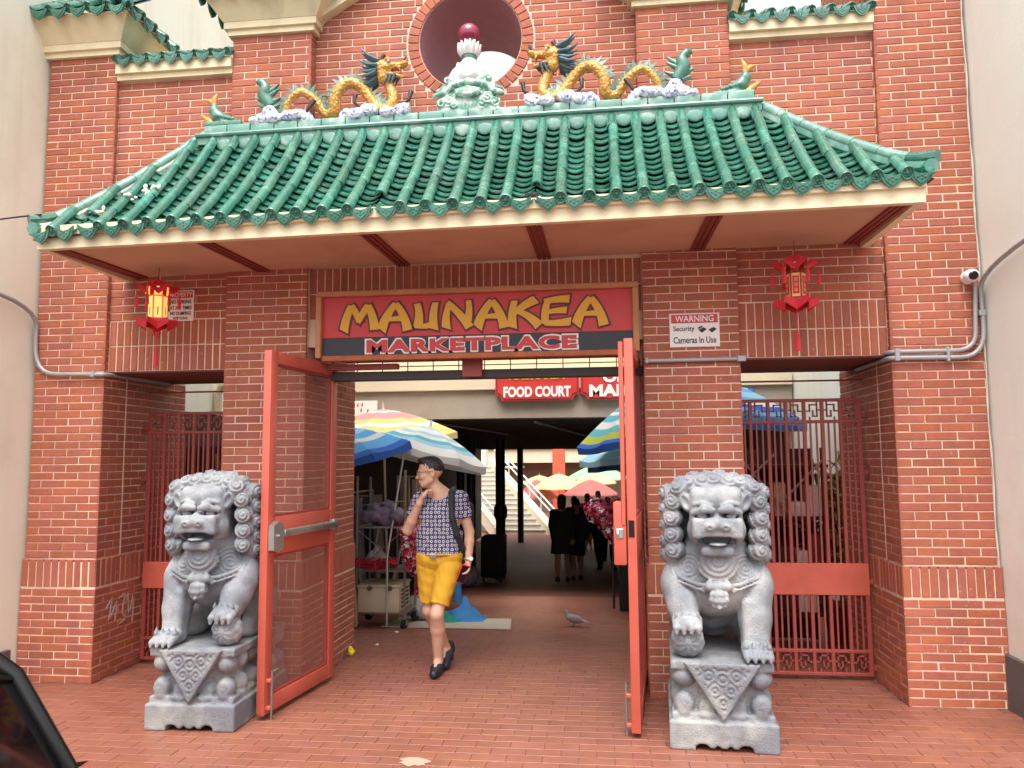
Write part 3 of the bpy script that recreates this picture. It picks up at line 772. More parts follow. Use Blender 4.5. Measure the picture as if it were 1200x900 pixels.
m=MB(); put_text(m,'MARKETPLACE',(-.572,SY-.004,2.503),1.60,.122,'sign_white',.002,.085,1.10); o=m.build('word_outline',None,sign)
m=MB(); put_text(m,'MARKETPLACE',(-.572,SY-.008,2.503),1.570,.098,'sign_red',.002,.048,1.10); m.build('word',None,o)
# steel door-head beam and bracket under the sign, wire grid above it
mat('steel_dark',srgb(58,48,46),.5,.2,10,.1,50)
mat('red_paint',srgb(192,90,72),.42,.07,5,.06,70,col2=srgb(176,80,64),mix=(.5,.8),msc=2.2,streak=(.35,srgb(150,70,58)),spots=(26,.09,srgb(110,60,50)))
mat('red_paint_old',srgb(150,64,56),.5,.12,8,.1,60)
hb=MB(); hb.box((-1.835,.16,2.268),(.688,.26,2.335),None,.004); hb.build('door_head','steel_dark',gateway)
m=MB(); m.box((-.655,.10,2.275),(-.505,.158,2.42),None,.003); m.build('head_bracket','red_paint_old',gateway)
m=MB(); m.box((-1.70,.08,2.345),(-1.15,.15,2.385)); m.build('head_batten','red_paint_old',gateway)
for k in range(12): 
    m=MB(); xk=-1.70+.2*k; m.tube([(xk,.21,2.335),(xk,.21,2.52)],.004,5); m.build('grid_wire','steel_dark',gateway)
m=MB(); m.tube([(-1.83,.21,2.375),(.68,.21,2.375)],.004,5); m.build('grid_wire','steel_dark',gateway)
# ================================================================== small signs
def board_sign(name,label,x,z,w,h,y,rows):
    t=empty(name,label,'sign',loc=(x,y,z))
    m=MB(); m.use('sign_white').box((-w/2,-.006,-h/2),(w/2,0,h/2),None,.002); m.build('board',None,t)
    for kind,args in rows:
        if kind=='bar':
            (zc,bh)=args; m=MB(); m.use('sign_red').box((-w/2+.012,-.009,zc-bh/2),(w/2-.012,-.0065,zc+bh/2)); m.build('header_band',None,t)
        elif kind=='text':
            s,cx,zc,tw,th,mt,yy=args; m=MB(); put_text(m,s,(cx,yy,zc),tw,th,mt,.0008,.012); m.build('lettering',None,t)
    return t
mat('sign_ink',srgb(40,38,42),.6,.05,8)
ws=board_sign('warning_sign','white WARNING security cameras sign with red header on the brick pier','sign' and 1.055,2.567,.352,.245,-.004,
 [('bar',(.082,.062)),('text',('WARNING',0,.082,.27,.046,'sign_white',-.0105)),('text',('Security',-.075,.006,.15,.048,'sign_ink',-.0075)),('text',('Cameras In Use',0,-.072,.30,.048,'sign_ink',-.0075))])
m=MB().use('sign_ink')
for cx,s in ((.055,1),(.125,1)):
    m.prism([(cx-.028,.0),(cx+.008,.018),(cx+.03,.004),(cx-.004,-.022)],-.009,-.0065); 
m.prism([(.02,.014),(.05,.03),(.06,.022),(.03,.006)],-.0085,-.0065); m.build('camera_symbol',None,ws)
board_sign('property_sign','white PROPERTY notice with red header on brick beside the glowing lantern',-2.878,2.873,.215,.245,.041,
 [('bar',(.085,.052)),('text',('PROPERTY',0,.085,.185,.036,'sign_white',-.0105)),('text',('NO PARKING',0,.03,.17,.030,'sign_ink',-.0075)),('text',('AT ALL TIMES',0,-.018,.18,.030,'sign_ink',-.0075)),('text',('NO DUMPING',0,-.062,.17,.028,'sign_ink',-.0075)),('text',('KEEP CLEAR',0,-.10,.12,.02,'sign_ink',-.0075))])
# ================================================================== lanterns
mat('lantern_red',srgb(214,24,48),.6,.12,20,.2,90,sheen=.3)
mat('lantern_frame',srgb(150,16,30),.5,.1,10)
mat('lantern_gold',srgb(236,190,110),.5,.1,10)
mat('lantern_glow',(1,.62,.2),.5,.05,10,emit=((1.,.46,.10),.5))
mat('lantern_glow2',(.9,.2,.08),.5,.05,10,emit=((1.,.06,.04),.2))
def lantern(label,x,y,ztop,ro,lit):
    t=empty('red_lantern',label,'lantern','red paper lanterns under the canopy',loc=(x,y,0))
    hexp=lambda r,z,ph=0,up=0:[(r*math.cos(ro+ph+k*math.pi/3),r*math.sin(ro+ph+k*math.pi/3),z+up) for k in range(6)]
    z=ztop
    m=MB(); m.tube([(0,0,3.112),(0,0,z-.02)],.003,5); m.tube([(0,0,z+.02),(.012,0,z+.006),(0,0,z-.01),(-.012,0,z+.006)],.003,5,closed=True); m.build('hanging_cord','lantern_frame',t)
    # crown: six upswept lace flaps
    m=MB()
    for k in range(6):
        a0=ro+(k-.5)*math.pi/3; a1=ro+(k+.5)*math.pi/3; am=ro+k*math.pi/3
        pol=lambda a,r,zz:(r*math.cos(a),r*math.sin(a),zz)
        top=[pol(a0,.062,z-.005),pol(am,.056,z-.0),pol(a1,.062,z-.005)]
        mid=[pol(a0,.085,z-.035),pol(am,.075,z-.045),pol(a1,.085,z-.035)]
        out=[pol(a0,.135,z-.022),pol(am,.095,z-.075),pol(a1,.135,z-.022)]
        low=[pol(a0,.150,z-.05),pol(am,.085,z-.105),pol(a1,.150,z-.05)]
        m.grid([top,mid,out,low]); m.grid([[ (p[0]*.97,p[1]*.97,p[2]-.004) for p in q] for q in (top,mid,out,low)],True)
    m.lathe([(.001,z+.006),(.05,z+.002),(.064,z-.006)],6,Matrix.Rotation(ro+math.pi/6,4,'Z'),False); m.build('crown','lantern_red',t)
    m=MB(); 
    m.lathe([(.062,z-.11),(.066,z-.115),(.066,z-.285),(.058,z-.295)],6,Matrix.Rotation(ro+math.pi/6,4,'Z'))
    m.build('body','lantern_glow2' if lit else 'lantern_frame',t)
    for k in range(6):
        a=ro+k*math.pi/3; M=Matrix.Rotation(a+math.pi/2,4,'Z')
        p=MB(); y0=-.0605
        p.use('lantern_glow' if lit else 'lantern_gold').box((-.026,y0,z-.28),(.026,y0+.004,z-.122),M); p.use('lantern_red').box((-.021 if not lit else -.004,y0-.002,z-.262),(.021 if not lit else .004,y0,z-.14) if not lit else (.004,y0,z-.2),M)
        pn=p.build('panel',None,t)
        if not lit:
            q=MB(); 
            for i,chh in enumerate('吉祥年'): put_text(q,chh,(0,y0-.004,z-.165-.036*i),.026,.028,'lantern_gold',.0008,0,1,M)
            q.build('lettering',None,pn)
        p=MB(); p.use('lantern_glow' if lit else 'lantern_gold').box((-.028,-.087,z-.092),(.028,-.083,z-.052),M)
        p.use('lantern_red').ball((0,-.0875,z-.072),(.02,.003,.012),10,5,M); p.build('crown_panel',None,t)
        # corner tassels
        a=ro+(k+.5)*math.pi/3; c=(.146*math.cos(a),.146*math.sin(a))
        s=MB(); s.tube([(c[0],c[1],z-.03),(c[0],c[1],z-.105)],.002,4); s.lathe([(.003,z-.10),(.008,z-.112),(.007,z-.12),(.010,z-.13),(.014,z-.2)],7,Matrix.Translation((c[0],c[1],0))); s.build('tassel','lantern_red',t)
    m=MB()
    for k in range(6):
        a0=ro+(k-.5)*math.pi/3; a1=ro+(k+.5)*math.pi/3; am=ro+k*math.pi/3
        pol=lambda a,r,zz:(r*math.cos(a),r*math.sin(a),zz)
        r0=[pol(a0,.060,z-.285),pol(am,.052,z-.285),pol(a1,.060,z-.285)]; r1=[pol(a0,.14,z-.285),pol(am,.09,z-.315),pol(a1,.14,z-.285)]; r2=[pol(a0,.148,z-.325),pol(am,.085,z-.37),pol(a1,.148,z-.325)]
        m.grid([r0,r1,r2]); m.grid([[ (p[0]*.96,p[1]*.96,p[2]-.003) for p in q] for q in (r0,r1,r2)],True)
    m.build('skirt','lantern_red',t)
    m=MB(); zz=z-.31
    m.tube([(0,0,zz+.02),(0,0,zz-.06)],.003,5)
    for r_,dz in ((.028,.075),(.018,.07)): m.tube([(r_*math.cos(a)*math.cos(ro),r_*math.cos(a)*math.sin(ro)-.001,zz-dz+r_*1.3*math.sin(a)) for a in [2*math.pi*i/12 for i in range(12)]],.005,6,closed=True)
    m.tube([(0,0,zz-.11),(0,0,zz-.2)],.003,5); m.build('knot','lantern_red',t)
    m=MB(); m.lathe([(.003,zz-.19),(.010,zz-.2),(.008,zz-.212),(.012,zz-.225),(.018,zz-.33)],8); m.build('bottom_tassel','lantern_red',t)
lantern('glowing red paper lantern with lit yellow panels in front of the white notice',-2.895,-.25,3.0,R(62),True)
lantern('unlit red paper lantern with gold Chinese characters above the right bar gate',1.695,-.3,3.0,R(258),False)
# ================================================================== conduits and camera
mat('conduit',srgb(168,168,170),.45,.08,8,.05,40,metal=.25)
mat('camera_white',srgb(236,236,236),.35,.03,8)
mat('lens_black',srgb(20,20,24),.12,.05,8)
def arc(p,c,q,n=6):
    p,c,q=Vector(p),Vector(c),Vector(q); return [(p.lerp(c,t)).lerp(c.lerp(q,t),t) for t in [i/n for i in range(n+1)]]
def conduit(label,runs,straps,group=None):
    t=empty('wall_conduit',label,'conduit',group)
    for pts,r in runs: m=MB(); m.tube(pts,r,9); m.build('pipe','conduit',t,60)
    for (a,b) in straps: m=MB(); m.box(a,b,None,.004); m.build('strap','conduit',t)
yc=-.028
conduit('grey conduit bending round the left pier from the cream wall',[([(-4.045,-1.28,2.985),(-4.045,-.6,2.915)]+arc((-4.045,-.6,2.915),(-4.045,yc,2.90),(-4.047,yc,2.72))[1:]+arc((-4.047,yc,2.6),(-4.047,yc,2.345),(-3.86,yc,2.345))+[(-3.49,yc,2.335)]+arc((-3.49,yc,2.335),(-3.45,yc,2.335),(-3.445,.05,2.337))+[(-3.445,.85,2.345)],.017)],[((-3.56,yc-.02,2.315),(-3.53,0,2.36))])
conduit('grey twin conduits bending across the right pier to the camera',[(arc((2.955,yc,2.84),(2.955,yc,2.80),(2.952,yc,2.76))+arc((2.938,yc,2.50),(2.935,yc,2.375),(2.80,yc,2.375))+[(2.42,yc,2.375)]+arc((2.42,yc,2.375),(2.37,yc,2.375),(2.366,.05,2.375))+[(2.366,.62,2.372)],.015),
  ([(2.978,-1.28,3.06),(2.978,-.7,2.975)]+arc((2.978,-.7,2.975),(2.99,yc,2.92),(2.99,yc,2.80))[1:]+arc((2.992,yc,2.52),(2.99,yc,2.325),(2.83,yc,2.328))+[(2.42,yc,2.332)]+arc((2.42,yc,2.332),(2.366,yc,2.332),(2.366,.05,2.332))+[(2.366,.66,2.33)],.016)],
  [((2.40,yc-.02,2.31),(2.435,0,2.395)),((2.74,yc-.018,2.30),(2.76,0,2.40)),((2.965,yc-.02,2.61),(3.008,0,2.65))])
conduit('short straight grey conduit across the pier below the WARNING sign',[([(.695,yc,2.349),(1.35,yc,2.351)],.015)],[((1.34,yc-.022,2.33),(1.40,yc+.02,2.372)),((.70,yc-.02,2.33),(.72,0,2.37))])
scam=empty('security_camera','white dome security camera on the right brick pier','camera',loc=(2.905,-.02,2.878))
m=MB(); m.lathe([(.03,0),(.045,-.01),(.045,-.03),(.036,-.04)],16,Matrix.Rotation(R(90),4,'X')@Matrix.Scale(-1,4,(0,0,1))); m.build('mount','camera_white',scam,40)
m=MB(); m.ball((0,-.075,0),(.052,.05,.046),18,12); m.build('housing','camera_white',scam,80)
m=MB(); m.lathe([(.03,0),(.03,.012),(.024,.018),(.001,.018)],14,Matrix.Translation((-.005,-.112,-.006))@Matrix.Rotation(R(100),4,'X')); m.build('lens','lens_black',scam,40)
# ================================================================== roof figures
mat('dragon_gold',srgb(206,150,62),.3,.15,30,0,120,cells=42,coat=.3,col2=srgb(190,120,40),mix=(.5,.75),msc=18)
mat('dragon_belly',srgb(236,224,196),.4,.1,20,coat=.2)
mat('dragon_green',srgb(84,132,116),.35,.2,25,.2,90,coat=.3,col2=srgb(40,82,78),mix=(.5,.75),msc=14)
mat('dragon_blue',srgb(78,104,112),.35,.2,25,coat=.2)
mat('dragon_dark',srgb(58,48,52),.4,.2,20)
mat('cloud_white',srgb(226,226,238),.3,.05,20,coat=.3,col2=srgb(112,118,190),mix=(.52,.60),msc=34)
mat('fish_orange',srgb(212,142,62),.35,.2,25,.2,90,coat=.2)
mat('pearl',srgb(140,34,62),.22,.1,6,coat=.5)
mat('lotus',srgb(236,226,226),.4,.1,20,.2,60,col2=srgb(190,206,198),mix=(.5,.7),msc=12)
def spline(P,n):
    P=[Vector(p) for p in P]; out=[]
    for i in range(len(P)-1):
        a,b,c,d=P[max(i-1,0)],P[i],P[i+1],P[min(i+2,len(P)-1)]
        for k in range(n):
            t=k/n; out.append(.5*((2*b)+(c-a)*t+(2*a-5*b+4*c-d)*t*t+(3*b-a-3*c+d)*t**3))
    out.append(P[-1]); return out
DB=[(-2.13,4.44),(-2.095,4.35),(-2.046,4.286),(-1.99,4.30),(-1.945,4.396),(-1.858,4.463),(-1.77,4.417),(-1.689,4.317),(-1.634,4.285),(-1.592,4.315),(-1.58,4.414),(-1.519,4.501),(-1.441,4.515),(-1.362,4.455),(-1.283,4.339),(-1.213,4.285),(-1.148,4.315),(-1.138,4.385),(-1.168,4.474),(-1.205,4.545)]
def dragon(label,mir):
    sx=-1 if mir else 1; X0=-.585
    fx=lambda x:X0+sx*(x-X0) if mir else x
    t=empty('roof_dragon',label,'dragon figure','ceramic dragons on the roof ridge',loc=(fx(-1.6),YR,4.23))
    tx=lambda p:(fx(p[0])-fx(-1.6),p[1],p[2]-4.23)
    P=spline([(x,.02*math.sin(i*1.1),z) for i,(x,z) in enumerate(DB)],7); N=len(P)
    # scaled body: rows of overlapping scales round the tube
    n=14; vs=[];prev=None; rad=[]
    for i,p in enumerate(P):
        s=i/(N-1); r=.012+.022*min(1,s*2.2) if s<.45 else .034-.004*max(0,(s-.8)/.2)
        tg=(P[min(i+1,N-1)]-P[max(i-1,0)]).normalized(); side=Vector((0,1,0)); up=side.cross(tg).normalized(); side=tg.cross(up)
        rad.append((r,up,tg))
        for k in range(n):
            a=2*math.pi*k/n; sc=((i+(k%2)*2)%4)/4.; rr=r*(1+.30*(1-sc)); vs.append(tx(p+side*(math.cos(a)*rr)+up*(math.sin(a)*rr)))
    fs=[(i*n+k,i*n+(k+1)%n,(i+1)*n+(k+1)%n,(i+1)*n+k) for i in range(N-1) for k in range(n)]+[tuple(range(n)),tuple((N-1)*n+k for k in range(n))]
    if mir: fs=[f[::-1] for f in fs]
    m=MB(); m.add(vs,fs); b=m.build('body','dragon_gold',t,60)
    m=MB(); m.tube([tx(P[i]+rad[i][1]*(rad[i][0]*.62)*(1 if rad[i][1].z<0 else -1)) for i in range(8,N-4,2)],[rad[i][0]*.55 for i in range(8,N-4,2)],8); m.build('belly','dragon_belly',t,60)
    m=MB()
    for i in range(10,N-14,2):
        r,up,tg=rad[i]; u=up if up.z>0 else -up
        if u.z<.15: continue
        b0=P[i]+u*r*.9; tip=b0+u*(.065+.02*math.sin(i))-tg*.02
        m.add([tx(b0-tg*.022+Vector((0,.008,0))),tx(b0+tg*.022+Vector((0,.008,0))),tx(b0+tg*.022-Vector((0,.008,0))),tx(b0-tg*.022-Vector((0,.008,0))),tx(tip)],[(0,1,4),(1,2,4),(2,3,4),(3,0,4),(3,2,1,0)])
    m.build('dorsal_fin','dragon_green',t)
    # head
    h=SDF((-1.45,-.10,4.48),(-1.0,.10,4.76),.007); H=lambda x,z,y=0:(x,y,z)
    h.cap(H(-1.21,4.54),H(-1.22,4.62),.05,.055,.03); h.ell(H(-1.235,4.628),(.065,.05,.042),.03); h.cap(H(-1.20,4.628),H(-1.065,4.632),.038,.026,.03); h.ell(H(-1.05,4.645),(.028,.034,.018),.02)
    h.cap(H(-1.20,4.572),H(-1.08,4.545),.024,.016,.02); 
    for y in (-.04,.04): h.ell((-1.175,y,4.668),(.026,.02,.018),.015); h.ell((-1.20,y*1.05,4.612),(.03,.018,.02),.01); h.cap((-1.09,y*.6,4.61),(-1.08,y*.6,4.575),.009,.004,.004)
    h.cap(H(-1.04,4.590),H(-1.16,4.594),.016,.010,.004,True)
    me=h.mesh('head','dragon_gold'); 
    for v in me.vertices: v.co=tx(v.co)
    if mir: me.flip_normals()
    hd=link(bpy.data.objects.new('head',me),t)
    m=MB(); 
    for y in (-.048,.048): m.use('dragon_dark').ball(tx((-1.17,y,4.655)),(.009,.009,.009),8,6); m.use('cloud_white').ball(tx((-1.168,y*.94,4.655)),(.014,.012,.014),8,6)
    m.build('eye',None,hd,80)
    m=MB(); r2=np.random.default_rng(3)
    for k in range(16):
        s=k/15; y=r2.uniform(-.05,.05); a=Vector((-1.24-.03*s,y,4.66-.14*s)); L=.19-.09*s
        d=Vector((-1,0,.55-1.5*s)).normalized(); d2=Vector((-.75,.0,.9-1.4*s)).normalized()
        m.tube([tx(a),tx(a+d*L*.5),tx(a+d*L*.6+d2*L*.4)],[.020,.015,.002],6)
    for k in range(7):
        a=Vector((-1.19+.014*k,(-1)**k*.03,4.555)); m.tube([tx(a),tx(a+Vector((-.012,0,-.035))),tx(a+Vector((-.03,0,-.075)))],[.014,.010,.002],6)
    m.build('mane','dragon_blue',hd,60)
    m=MB(); m.tube([tx((-1.225,0,4.67)),tx((-1.228,0,4.70)),tx((-1.215,0,4.72)),tx((-1.222,0,4.745))],[.016,.013,.018,.006],7); 
    for q in range(4): m.tube([tx((-1.068,0,4.66)),tx((-1.045,.012*(q-1.5),4.675+.012*q)),tx((-1.03,.02*(q-1.5),4.68+.018*q))],[.006,.005,.002],5)
    m.tube([tx((-1.09,.0,4.565)),tx((-1.095,0,4.53)),tx((-1.11,0,4.50))],[.012,.01,.003],6); m.build('horn','dragon_dark',hd,60)
    # tail flame
    m=MB()
    m.tube([tx(p) for p in spline([(-2.10,0,4.37),(-2.155,.01,4.46),(-2.15,.0,4.53),(-2.195,0,4.575),(-2.225,0,4.565)],4)],[.035+.02*math.sin(math.pi*min(1,i/9)) if i<12 else .03-.006*(i-12) for i in range(17)],9)
    for (q,e) in (((-2.14,4.45),(-2.035,4.49)),((-2.12,4.40),(-2.02,4.42)),((-2.14,4.41),(-2.235,4.43)),((-2.14,4.37),(-2.215,4.375)),((-2.11,4.36),(-2.03,4.36)),((-2.13,4.48),(-2.04,4.53))):
        mid=((q[0]+e[0])/2,(q[1]+e[1])/2+.012); m.tube([tx((q[0],0,q[1])),tx((mid[0],.01,mid[1])),tx((e[0],0,e[1]+.02))],[.024,.02,.006],7)
    m.build('tail','dragon_green',t,70)
    for (q,k_,e) in (((-1.74,4.38),(-1.78,4.31),(-1.82,4.245)),((-1.42,4.40),(-1.425,4.34),(-1.39,4.30)),((-.99,4.40),(-1.0,4.33),(-1.07,4.28))):
        m=MB(); m.tube([tx((q[0],-.04,q[1])),tx((k_[0],-.06,k_[1])),tx((e[0],-.05,e[1]))],[.02,.013,.010],7)
        for s in (-1,0,1): m.tube([tx((e[0],-.05,e[1])),tx((e[0]-.025+.012*s,-.06+.02*s,e[1]-.012+.008*s))],[.009,.003],5)
        m.build('leg','dragon_dark',t,60)
    cl=SDF((-2.32,-.10,4.20),(-1.0,.10,4.36),.008); r3=np.random.default_rng(5)
    for cx_,w_,hh in ((-2.2,.10,.075),(-2.13,.07,.095),(-2.06,.05,.05),(-1.93,.09,.055),(-1.84,.07,.045),(-1.47,.10,.045),(-1.37,.10,.075),(-1.31,.06,.065),(-1.10,.09,.055),(-1.05,.05,.06)):
        for q in range(4):
            rr=.03+.018*r3.random(); c=np.array((cx_+r3.uniform(-.8,.8)*w_,r3.uniform(-.035,.01)-.02,4.232+r3.uniform(.1,.9)*hh))
            cl.ell(c,(rr*1.3,.045,rr),.012,None,False,lambda x,y,z,rr=rr:.005*np.sin(2*np.pi*(np.sqrt(x*x+z*z)/.022-np.arctan2(z,x)/(2*np.pi))))
    me=cl.mesh('cloud_base','cloud_white')
    for v in me.vertices: v.co=tx(v.co)
    if mir: me.flip_normals()
    link(bpy.data.objects.new('cloud_base',me),t)
    return t
dl=dragon('golden ceramic dragon facing right on the ridge above the MAUNAKEA letters',False)
dr=dragon('golden ceramic dragon facing left on the ridge above the WARNING sign',True)
# the right-hand dragon stands a little nearer the end of the ridge
dr.location.x+=.03; dr.location.z+=.012
# pearl on its lotus and carved wave base
f=empty('pearl_finial','maroon pearl on a white lotus and carved green base before the round window','ornament',loc=(-.555,YR,4.22))
s=SDF((-.30,-.10,-.02),(.30,.10,.44),.007)
s.box((0,0,.02),(.235,.06,.04),.02,.02); s.ell((0,0,.10),(.21,.06,.12),.03)
# roof-like curved eave with scrolls
pts=[(-.25,0,.125),(-.19,0,.145),(-.12,0,.20),(0,0,.225),(.12,0,.20),(.19,0,.145),(.25,0,.125)]
s.path([(x,-.05,z) for x,_,z in pts],[.022,.024,.026,.028,.026,.024,.022],.012)
s.path([(x*.95,-.02,z+.05) for x,_,z in pts],[.015,.024,.026,.028,.026,.024,.015],.02)
for sx in (-1,1):
    for (x,z,r) in ((.14,.085,.055),(.20,.06,.04),(.10,.045,.04),(.15,.30-.06,.03)):
        s.ell((sx*x,-.045,z),(r,.03,r),.012,None,False,lambda X,Y,Z,sx=sx:.006*np.sin(2*np.pi*(np.sqrt(X*X+Z*Z)/.024-sx*np.arctan2(Z,X)/(2*np.pi))))
s.ell((0,-.075,.13),(.10,.03,.035),.008); s.cap((-.09,-.075,.15),(0,-.085,.165),.012,.014,.006); s.cap((.09,-.075,.15),(0,-.085,.165),.012,.014,.006)
mat('carved_green',srgb(104,154,134),.4,.18,20,.1,60,coat=.2,col2=srgb(206,220,210),mix=(.47,.58),msc=15)
s.build('wave_base','carved_green',f)
s=SDF((-.2,-.08,.2),(.2,.08,.62),.007)
s.ell((0,0,.30),(.13,.05,.09),.03); s.cap((0,0,.3),(0,0,.42),.09,.05,.02)
for k in range(12):
    a=k*math.pi/6; 
    for (z,r,h) in ((.30,.10,.05),(.36,.07,.05)): s.cap((r*math.cos(a)*1.1,r*math.sin(a)*.5,z-.02),(r*1.35*math.cos(a),r*.6*math.sin(a),z+h*.6),.018,.008,.008)
s.build('lotus_stem','lotus',f)
m=MB(); m.lathe([(.05,.40),(.058,.43),(.058,.455),(.045,.46)],16); m.build('collar','dragon_green',f,50)
m=MB()
for ring_,(r0,r1,z0,z1) in enumerate(((.05,.085,.45,.535),(.04,.07,.47,.55))):
    for k in range(12):
        a=(k+.5*ring_)*math.pi/6; c,sn=math.cos(a),math.sin(a); tn=Vector((-sn,c,0)); b=Vector((r0*c,r0*sn,z0)); mid=Vector(((r0+r1)/2*1.1*c,(r0+r1)/2*1.1*sn,(z0+z1)/2)); tip=Vector((r1*1.05*c,r1*1.05*sn,z1))
        m.tube([b,mid,tip],[.017,.019,.005],6)
m.build('lotus_petals','lotus',f,70)
m=MB(); m.ball((0,0,.615),(.086,.086,.086),28,18); m.build('pearl','pearl',f,180)
# fish-dragons at the ridge ends
def fish(label,mir):
    x0=1.42 if mir else -2.53; sx=-1 if mir else 1; t=empty('ridge_fish',label,'fish figure','ceramic fish at the ridge ends',loc=(x0,YR,4.235))
    T=lambda p:(sx*p[0],p[1],p[2])
    m=MB()
    for pts,rs in (([(-.02,0,.0),(.05,-.01,.0),(.11,0,.015)],[.03,.032,.014]),([(-.03,-.01,.01),(-.08,0,.055),(-.14,0,.10)],[.03,.026,.006]),([(-.03,0,.16),(-.03,0,.22),(-.01,0,.265)],[.022,.024,.006]),([(-.03,0,.17),(-.07,0,.21),(-.10,0,.215)],[.018,.018,.005])):
        m.tube([T(p) for p in spline(pts,4)],[rs[0]+(rs[1]-rs[0])*min(1,i/4) if i<=4 else rs[1]+(rs[2]-rs[1])*(i-4)/4 for i in range(9)],8)
    m.build('orange_fins','fish_orange',t,70)
    s=SDF((-.12,-.07,-.02),(.22,.07,.22),.007)
    s.path([(.14,0,.03),(.06,0,.05),(0,0,.08),(-.03,0,.13),(-.03,0,.18)],[.03,.042,.045,.038,.02],.02); s.box((.06,0,.005),(.15,.05,.02),.01,.02)
    for k in range(5): s.ell((.02+.03*k,-.04,.07-.008*k),(.016,.016,.016),.004)
    me=s.mesh('body','dragon_green')
    for v in me.vertices: v.co=T(v.co)
    if mir: me.flip_normals()
    link(bpy.data.objects.new('body',me),t)
fish('small green and orange ceramic fish at the left tip of the ridge',False)
fish('small green and orange ceramic fish at the right tip of the ridge',True)
# ================================================================== door leaves
def screen_mat():
    m=bpy.data.materials.new('screen'); m.use_nodes=True; n=m.node_tree.nodes; l=m.node_tree.links; b=n['Principled BSDF']
    b.inputs['Base Color'].default_value=(*srgb(168,108,96),1); b.inputs['Roughness'].default_value=.7
    tc=n.new('ShaderNodeTexCoord'); nz=n.new('ShaderNodeTexNoise'); nz.inputs['Scale'].default_value=7; l.new(tc.outputs['Object'],nz.inputs['Vector'])
    mr=n.new('ShaderNodeMapRange'); mr.inputs[3].default_value=.16; mr.inputs[4].default_value=.36; l.new(nz.outputs[0],mr.inputs[0]); l.new(mr.outputs[0],b.inputs['Alpha'])
    MATS['screen']=m
screen_mat()
mat('steel_bar',srgb(186,182,176),.3,.08,12,.03,60,metal=.8)
mat('steel_dull',srgb(140,134,130),.45,.1,12,.05,60,metal=.6)
def door_leaf(label,hinge,free,z0,z1,side,dents):
    hx,hy=hinge; fx_,fy=free; d=Vector((fx_-hx,fy-hy,0)); L=d.length; d.normalize(); n=Vector((-d.y,d.x,0))*side
    t=empty('door_leaf',label,'door','red steel gate leaves',loc=(hx,hy,z0)); t.rotation_euler=(0,0,math.atan2(d.y,d.x))
    s=side; H=z1-z0; w=.085; th=.028
    for nm,a,b in (('stile',(0,-th,0),(w,th,H)),('stile',(L-w,-th,0),(L,th,H)),('rail',(w,-th+.002,H-w),(L-w,th-.002,H)),('rail',(w,-th+.002,0),(L-w,th-.002,w+.015)),('rail',(w,-th+.002,1.0),(L-w,th-.002,1.25))):
        m=MB(); m.box(a,b,None,.005); m.build(nm,'red_paint',t,40)
    for a,b in ((w+.015,1.0),(1.25,H-w)):
        m=MB(); m.box((w,-.004,a),(L-w,.004,b)); p=m.build('screen_panel','screen',t)
        fr=MB()
        for q in ((w,-.016,a,w+.016,.016,b),(L-w-.016,-.016,a,L-w,.016,b),(w+.016,-.016,a,L-w-.016,.016,a+.016),(w+.016,-.016,b-.016,L-w-.016,.016,b)): fr.box(q[:3],q[3:])
        fr.build('screen_bead','red_paint_old',p)
    return t,L,H
dlf,L,H=door_leaf('red steel door leaf opened toward the street with mesh panels and panic bar',(-1.70,.25),(-1.825,-.70),.035,2.395,1,0)
# panic bar on the face turned to the passage (+y side of the leaf is its local +y)
sd=1
pb=MB(); pb.box((.07,sd*.045,1.115),(L-.13,sd*.085,1.165),None,.008); pbo=pb.build('panic_bar','steel_bar',dlf,40)
m=MB(); m.prism([(L-.12,1.04),(L-.06,1.02),(L-.0,1.04),(L-.0,1.20),(L-.06,1.225),(L-.12,1.20)],sd*.034,sd*.075); m.build('lock_case','steel_bar',pbo,30)
m=MB(); m.tube([(L-.055,-.1,1.13),(L-.055,.09,1.13)],.012,8); m.build('spindle','steel_bar',pbo,40)
m=MB(); m.box((.06,sd*.034,1.10),(.13,sd*.08,1.18),None,.006); m.build('hinge_case','steel_bar',pbo,30)
def cane_bolt(t,x,y):
    m=MB(); m.tube([(x,y,-.035),(x,y,.27)],.008,8); m.tube([(x,y,.262),(x-.06,y,.268),(x-.075,y,.255)],.008,8); b=m.build('cane_bolt','steel_dull',t,50)
    for z in (.03,.2): k=MB(); k.box((x-.02,min(y,y*.4),z),(x+.02,max(y,y*.4)+.012*(1 if y>0 else -1)*0+.0,z+.022),None,.003); k.build('bolt_bracket','red_paint',b)
cane_bolt(dlf,L-.04,.058)
drf,L,H=door_leaf('red steel door leaf seen edge-on beside the open-mouthed lion with lock box',(.652,.27),(.552,-.79),.03,2.40,-1,0)
m=MB(); m.box((L-.06,-.062,1.22),(L+.012,-.034,H-.02),None,.004); m.build('astragal','red_paint',drf,40)
m=MB(); m.box((L-.16,-.112,.98),(L+.006,-.034,1.36),None,.01); lb=m.build('lock_box','red_paint',drf,40)
m=MB(); m.box((L-.06,-.098,1.14),(L+.012,-.05,1.20),None,.004); m.tube([(L+.01,-.085,1.15),(L+.022,-.085,1.17),(L+.01,-.085,1.19)],.006,6); m.build('latch','steel_bar',lb)
cane_bolt(drf,L-.03,-.058)
m=MB(); m.box((L-.001,-.02,1.15),(L+.004,.015,1.25)); m.build('strike_slot','lens_black',drf)
for z in (.3,1.9,2.2):
    for t,x in ((dlf,-.01),(drf,-.012)):
        m=MB(); m.lathe([(.014,z-.06),(.014,z+.06)],10,Matrix.Translation((x,0,0))); m.build('hinge','red_paint_old',t,40)
